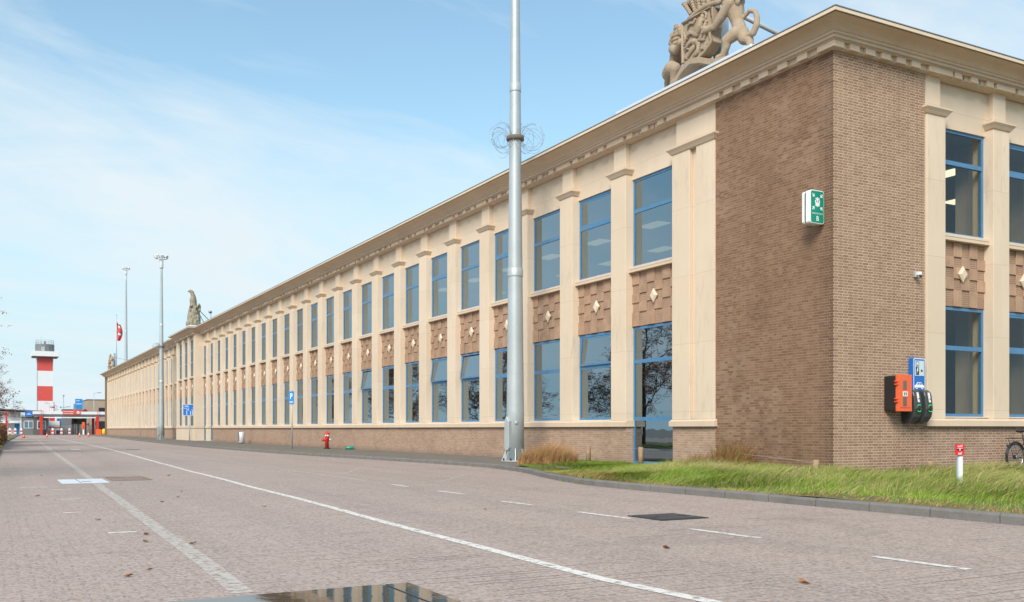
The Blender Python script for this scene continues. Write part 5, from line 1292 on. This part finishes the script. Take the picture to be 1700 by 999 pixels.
# hall with sloping roof at far left
S = thing('white_hall', 'white hall with thin sloping roof and blue doors at far left', 'building', (-20, 200, 0))
q = MB(); q.box(-34, -11.6, 198, 215, 0, 4.6, MT['whiteclad']); q.build('wall', S)
q = MB(); q.add([(-34, 196, 5.9), (-34, 216, 5.9), (-7.5, 216, 4.6), (-7.5, 196, 4.6), (-34, 196, 6.1), (-34, 216, 6.1), (-7.5, 216, 4.8), (-7.5, 196, 4.8)], [(0, 1, 2, 3), (4, 5, 6, 7), (0, 3, 7, 4), (1, 2, 6, 5), (0, 1, 5, 4), (2, 3, 7, 6)], MT['greyclad']); q.build('roof', S)
for a, b in ((-19, -16.9), (-16.7, -14.9), (-12.6, -11.8)): q = MB(); q.box(a, b, 197.92, 198, .1, 2.2, MT['blue_lt']); q.build('door', S)
q = MB(); q.box(-14.2, -13.9, 196.3, 196.6, 0, 4.9, MT['red']); q.build('column', S); q = MB(); q.box(-20, -11.7, 196.5, 198, 2.35, 2.75, MT['white']); q.build('awning', S)
# blue totem sign and red box
S = thing('totem_sign', 'blue and red totem sign standing above the canopy', 'sign', (-.45, 205, 0)); q = MB(); q.box(-1.15, .25, 205, 205.3, 5.35, 7.5, MT['blue_lt']); q.box(-1.15, .25, 205, 205.3, 4.2, 5.3, MT['red']); q.box(-.6, -.3, 205.05, 205.25, 0, 4.2, MT['galv']); q.build('board', S)
q = MB(); q.box(-1.0, .1, 204.98, 205, 6.4, 6.52, wv); q.box(-1.0, -.3, 204.98, 205, 7.05, 7.15, wv); q.box(-1.0, .1, 204.98, 205, 4.5, 4.6, wv); q.box(-1.0, .0, 204.98, 205, 4.8, 4.9, wv); q.build('lettering', S)
S = thing('depot_building', 'tan flat-roofed building behind the canopy at the building end', 'building', (6, 215, 0)); q = MB(); q.box(2.0, 22, 215, 235, 0, 7.6, MT['tanwall']); q.box(.6, 2.0, 216.5, 235, 0, 7.1, MT['concrete']); q.build('wall', S); q = MB(); q.box(1.9, 22, 214.9, 235, 7.6, 7.75, MT['greyclad2']); q.build('roof', S)
q = MB(); q.box(4.3, 6.5, 214.93, 215, 4.6, 5.9, MT['black']); q.build('window', S); q = MB(); q.box(3.6, 7.5, 214.93, 215, 0, 2.9, MT['black']); q.build('door', S)
S = thing('roof_cabin', 'grey louvred plant box left of the totem sign', 'plant box'); q = MB(); q.box(-3.4, -1.3, 208, 212, 0, 5.4, MT['greyclad'])
for i in range(6): q.box(-3.42, -1.28, 207.96, 208, 4.2+i*.2, 4.26+i*.2, MT['black'])
q.build('housing', S)
q = MB(); q.box(.4, 1.3, 206, 207, 0, 4.6, MT['galv']); q.prism([(0, 0), (1.1, 0), (1.0, .8), (.55, 1.0), (.1, .7)], (.3, 206, 4.4), Xv, Zv, (0, .8, 0), MT['red_bright']); tag(q.build('kiosk'), 'bright red topped kiosk right of the totem sign', 'kiosk')
# parked trailer / van behind barrier
S = thing('box_trailer', 'white trailer with a red stripe seen under the canopy', 'trailer', (-5.1, 213, 0)); q = MB(); q.box(-6.7, -3.7, 212, 218, .9, 2.9, MT['whiteclad']); q.build('body', S); q = MB(); q.box(-6.7, -3.7, 211.97, 212, 1.35, 1.7, MT['red_bright']); q.build('stripe', S)
for xx in (-6.2, -4.2): q = MB(); q.tube([(xx-.15, 212.6, .45), (xx+.15, 212.6, .45)], .45, MT['black'], 14); q.build('wheel', S)
S = thing('red_container', 'red shipping container behind the white trailer', 'container'); q = MB(); q.box(-7.0, -4.0, 224, 230, 0, 4.2, MT['red_bright']); [q.box(-7+i*.3, -6.85+i*.3, 223.95, 224, .1, 4.1, MT['red']) for i in range(10)]; q.build('shell', S)
# turnstile block and fence panels
S = thing('turnstile_house', 'grey steel turnstile house with dark openings below the canopy', 'turnstile', (-1.2, 197, 0)); q = MB(); q.box(-2.4, .3, 196, 199, 2.1, 3.3, MT['greyclad']); q.box(-2.4, -2.2, 196, 199, 0, 2.1, MT['galv']); q.box(.1, .3, 196, 199, 0, 2.1, MT['galv']); q.box(-1.2, -1.0, 196, 199, 0, 2.1, MT['galv']); q.build('frame', S)
q = MB(); [q.tube([(-2.1+i*.2, 196.2, .1), (-2.1+i*.2, 196.2, 2.1)], .03, MT['galv_dk'], 5) for i in range(11)]; q.build('bars', S); q = MB(); q.box(-2.1, -1.3, 195.95, 196, 2.5, 3.1, MT['black']); q.build('screen', S)
S = thing('mesh_fence', 'pale steel fence panels running behind the striped posts', 'fence', (-5, 199, 0))
for i in range(6):
    q = MB(); x0 = -6.9+i*1.55
    for a in range(11): q.tube([(x0+a*.14, 199, .15), (x0+a*.14, 199, 1.9)], .018, MT['galv'], 4)
    q.box(x0, x0+1.45, 198.98, 199.02, 1.85, 1.92, MT['galv']); q.box(x0, x0+1.45, 198.98, 199.02, .15, .2, MT['galv']); q.box(x0-.04, x0+.04, 198.95, 199.05, 0, 2.1, MT['galv']); q.build('panel', S)
# striped posts
def sp(x, y, lb):
    S = thing('striped_post', lb, 'post', (x, y, 0), 0, 'red and white striped posts at the gate'); q = MB()
    for i in range(4): q.box(x-.2, x+.2, y-.12, y+.12, i*.3, i*.3+.3, MT['white'] if i % 2 else MT['red_bright'])
    q.prism([(-.2, 0), (.2, 0), (0, .2)], (x, y-.12, 1.2), Xv, Zv, (0, .24, 0), MT['white']); q.build('body', S, bevel=.02)
for x, y, lb in ((-13.6, 187, 'leftmost red and white striped post by the white hall'), (-12.7, 187, 'second striped post from the left, nearer the red hall column'), (-11.7, 187.5, 'striped post just left of the grey booth'), (-6.3, 188, 'striped post right next to the dark grey booth'), (-4.75, 188.5, 'striped post below the left end of the red canopy sign'), (-3.3, 189, 'striped post below the right half of the red canopy sign')): sp(x, y, lb)
S = thing('barrier_post', 'orange-red barrier pillar on a white foot left of the right columns', 'pillar', (-.9, 188, 0)); q = MB(); q.box(-1.15, -.65, 187.8, 188.2, 1.1, 2.5, MT['orange']); q.box(-1.0, -.8, 187.78, 187.8, 1.3, 1.8, MT['red']); q.build('box', S, bevel=.02); q = MB(); q.box(-1.05, -.75, 187.85, 188.15, 0, 1.1, MT['white']); q.build('foot', S)
S = thing('gate_barrier', 'raised thin barrier mast with small red light beside the orange pillar', 'barrier', (.2, 190, 0)); q = MB(); q.tube([(.2, 190, 0), (.2, 190, 2.4)], .07, MT['galv'], 8); q.build('post', S); q = MB(); q.box(-.3, .3, 189.9, 190.1, 2.0, 2.25, MT['red']); q.build('light', S)
q = MB(); q.box(1.2, 2.2, 186.6, 187.2, 0, .95, MT['orange']); q.box(1.25, 2.15, 186.65, 187.15, .95, 1.15, MT['orange']); tag(q.build('salt_bin', bevel=.04), 'orange box at the foot of the right red columns', 'box')
q = MB(); q.ball((2.7, 186.9, .6), (.5, .4, .65), MT['yellow'], 10, 6); tag(q.build('yellow_barrel'), 'yellow rounded drum right of the orange box', 'drum')
# cones
def cone(x, y, s_, label, tilt=0):
    S = thing('traffic_cone', label, 'traffic cone', (x, y, 0), 0, 'orange traffic cones before the gate'); q = MB(); q.box(-.22*s_, .22*s_, -.22*s_, .22*s_, 0, .04, MT['orange']); o = q.build('foot', S); o.location = (0, 0, 0)
    q = MB(); q.lathe([(.16*s_, .04), (.11*s_, .3*s_)], (0, 0, 0), MT['orange'], 12); q.lathe([(.11*s_, .3*s_), (.075*s_, .48*s_)], (0, 0, 0), MT['white'], 12); q.lathe([(.075*s_, .48*s_), (.03*s_, .75*s_)], (0, 0, 0), MT['orange'], 12); o = q.build('body', S); o.location = (0, 0, 0)
    if tilt: S.rotation_euler = (tilt, .5, 0); S.location.z = .12
cone(-13.0, 123.6, .9, 'toppled orange cone lying farthest left on the road', 1.1); cone(-9.88, 132, .9, 'upright orange cone in front of the dark booth'); cone(-5.08, 141, 1.0, 'left cone of the pair near the building end'); cone(-3.9, 140.4, 1.15, 'right cone of the pair nearest the building end')
# lamp posts and aerials behind
def lampost(x, y, H, label, arm=1.):
    S = thing('street_lamp', label, 'street lamp', (x, y, 0), 0, 'slim street lamps beyond the gate'); q = MB(); q.tube([(x, y, 0), (x, y, H)], [.09, .05], MT['galv'], 6); q.build('pole', S); q = MB(); q.tube([(x, y, H), (x+arm, y, H+.1)], .04, MT['galv'], 5); q.box(x+arm*.6, x+arm*1.3, y-.15, y+.15, H+.05, H+.17, MT['galv_dk']); q.build('lamp_head', S)
lampost(2.3, 203, 8.7, 'white slim street lamp in front of the tan building', 1.1); lampost(-5.6, 215, 6.7, 'short street lamp left of the red aerial mast', -.6)
S = thing('signal_mast', 'thin grey mast with cross arms above the canopy', 'mast', (-2.7, 216, 0)); q = MB(); q.tube([(-2.7, 216, 0), (-2.7, 216, 8.5)], .06, MT['galv_dk'], 6); q.build('pole', S); q = MB(); q.box(-3.4, -2.0, 215.95, 216.05, 5.9, 6.0, MT['galv_dk']); q.box(-3.4, -3.2, 215.9, 216.1, 5.7, 6.1, MT['galv_dk']); q.box(-2.1, -1.3, 215.9, 216.1, 6.0, 6.12, MT['galv_dk']); q.ball((-2.7, 216, 8.5), .18, MT['galv_dk']); q.build('cross_arm', S)
S = thing('crane_mast', 'small rust-red lattice mast with spiky arms above the canopy', 'mast', (-4.4, 220, 0)); q = MB(); q.box(-4.47, -4.33, 219.93, 220.07, 0, 7.2, MT['red']); q.build('pole', S); q = MB()
for i in range(9): a = i*.7; q.tube([(-4.4, 220, 5.3+.15*i), (-4.4+.9*math.cos(a), 220, 5.5+.12*i+.5*math.sin(a))], .05, MT['rust'] if False else MT['walk'], 5)
q.build('arms', S)
# low far-off sheds and stacks behind, seen in the gaps and mirrored in the glass
for i, (x0, x1, y0, h, mm, nm, lb, ct) in enumerate((( -3.2, -1.9, 226, 3.6, 'blue_lt', 'blue_container', 'blue container far behind the gate bars', 'container'), (-1.2, 1.2, 228, 4.6, 'concrete', 'storage_shed', 'grey storage shed far behind the gate', 'shed'))):
    q = MB(); q.box(x0, x1, y0, y0+6, 0, h, MT[mm]); [q.box(x0+k*.3, x0+.12+k*.3, y0-.05, y0, .1, h-.1, MT['greyclad']) for k in range(int((x1-x0)/.3))]; tag(q.build(nm), lb, ct)
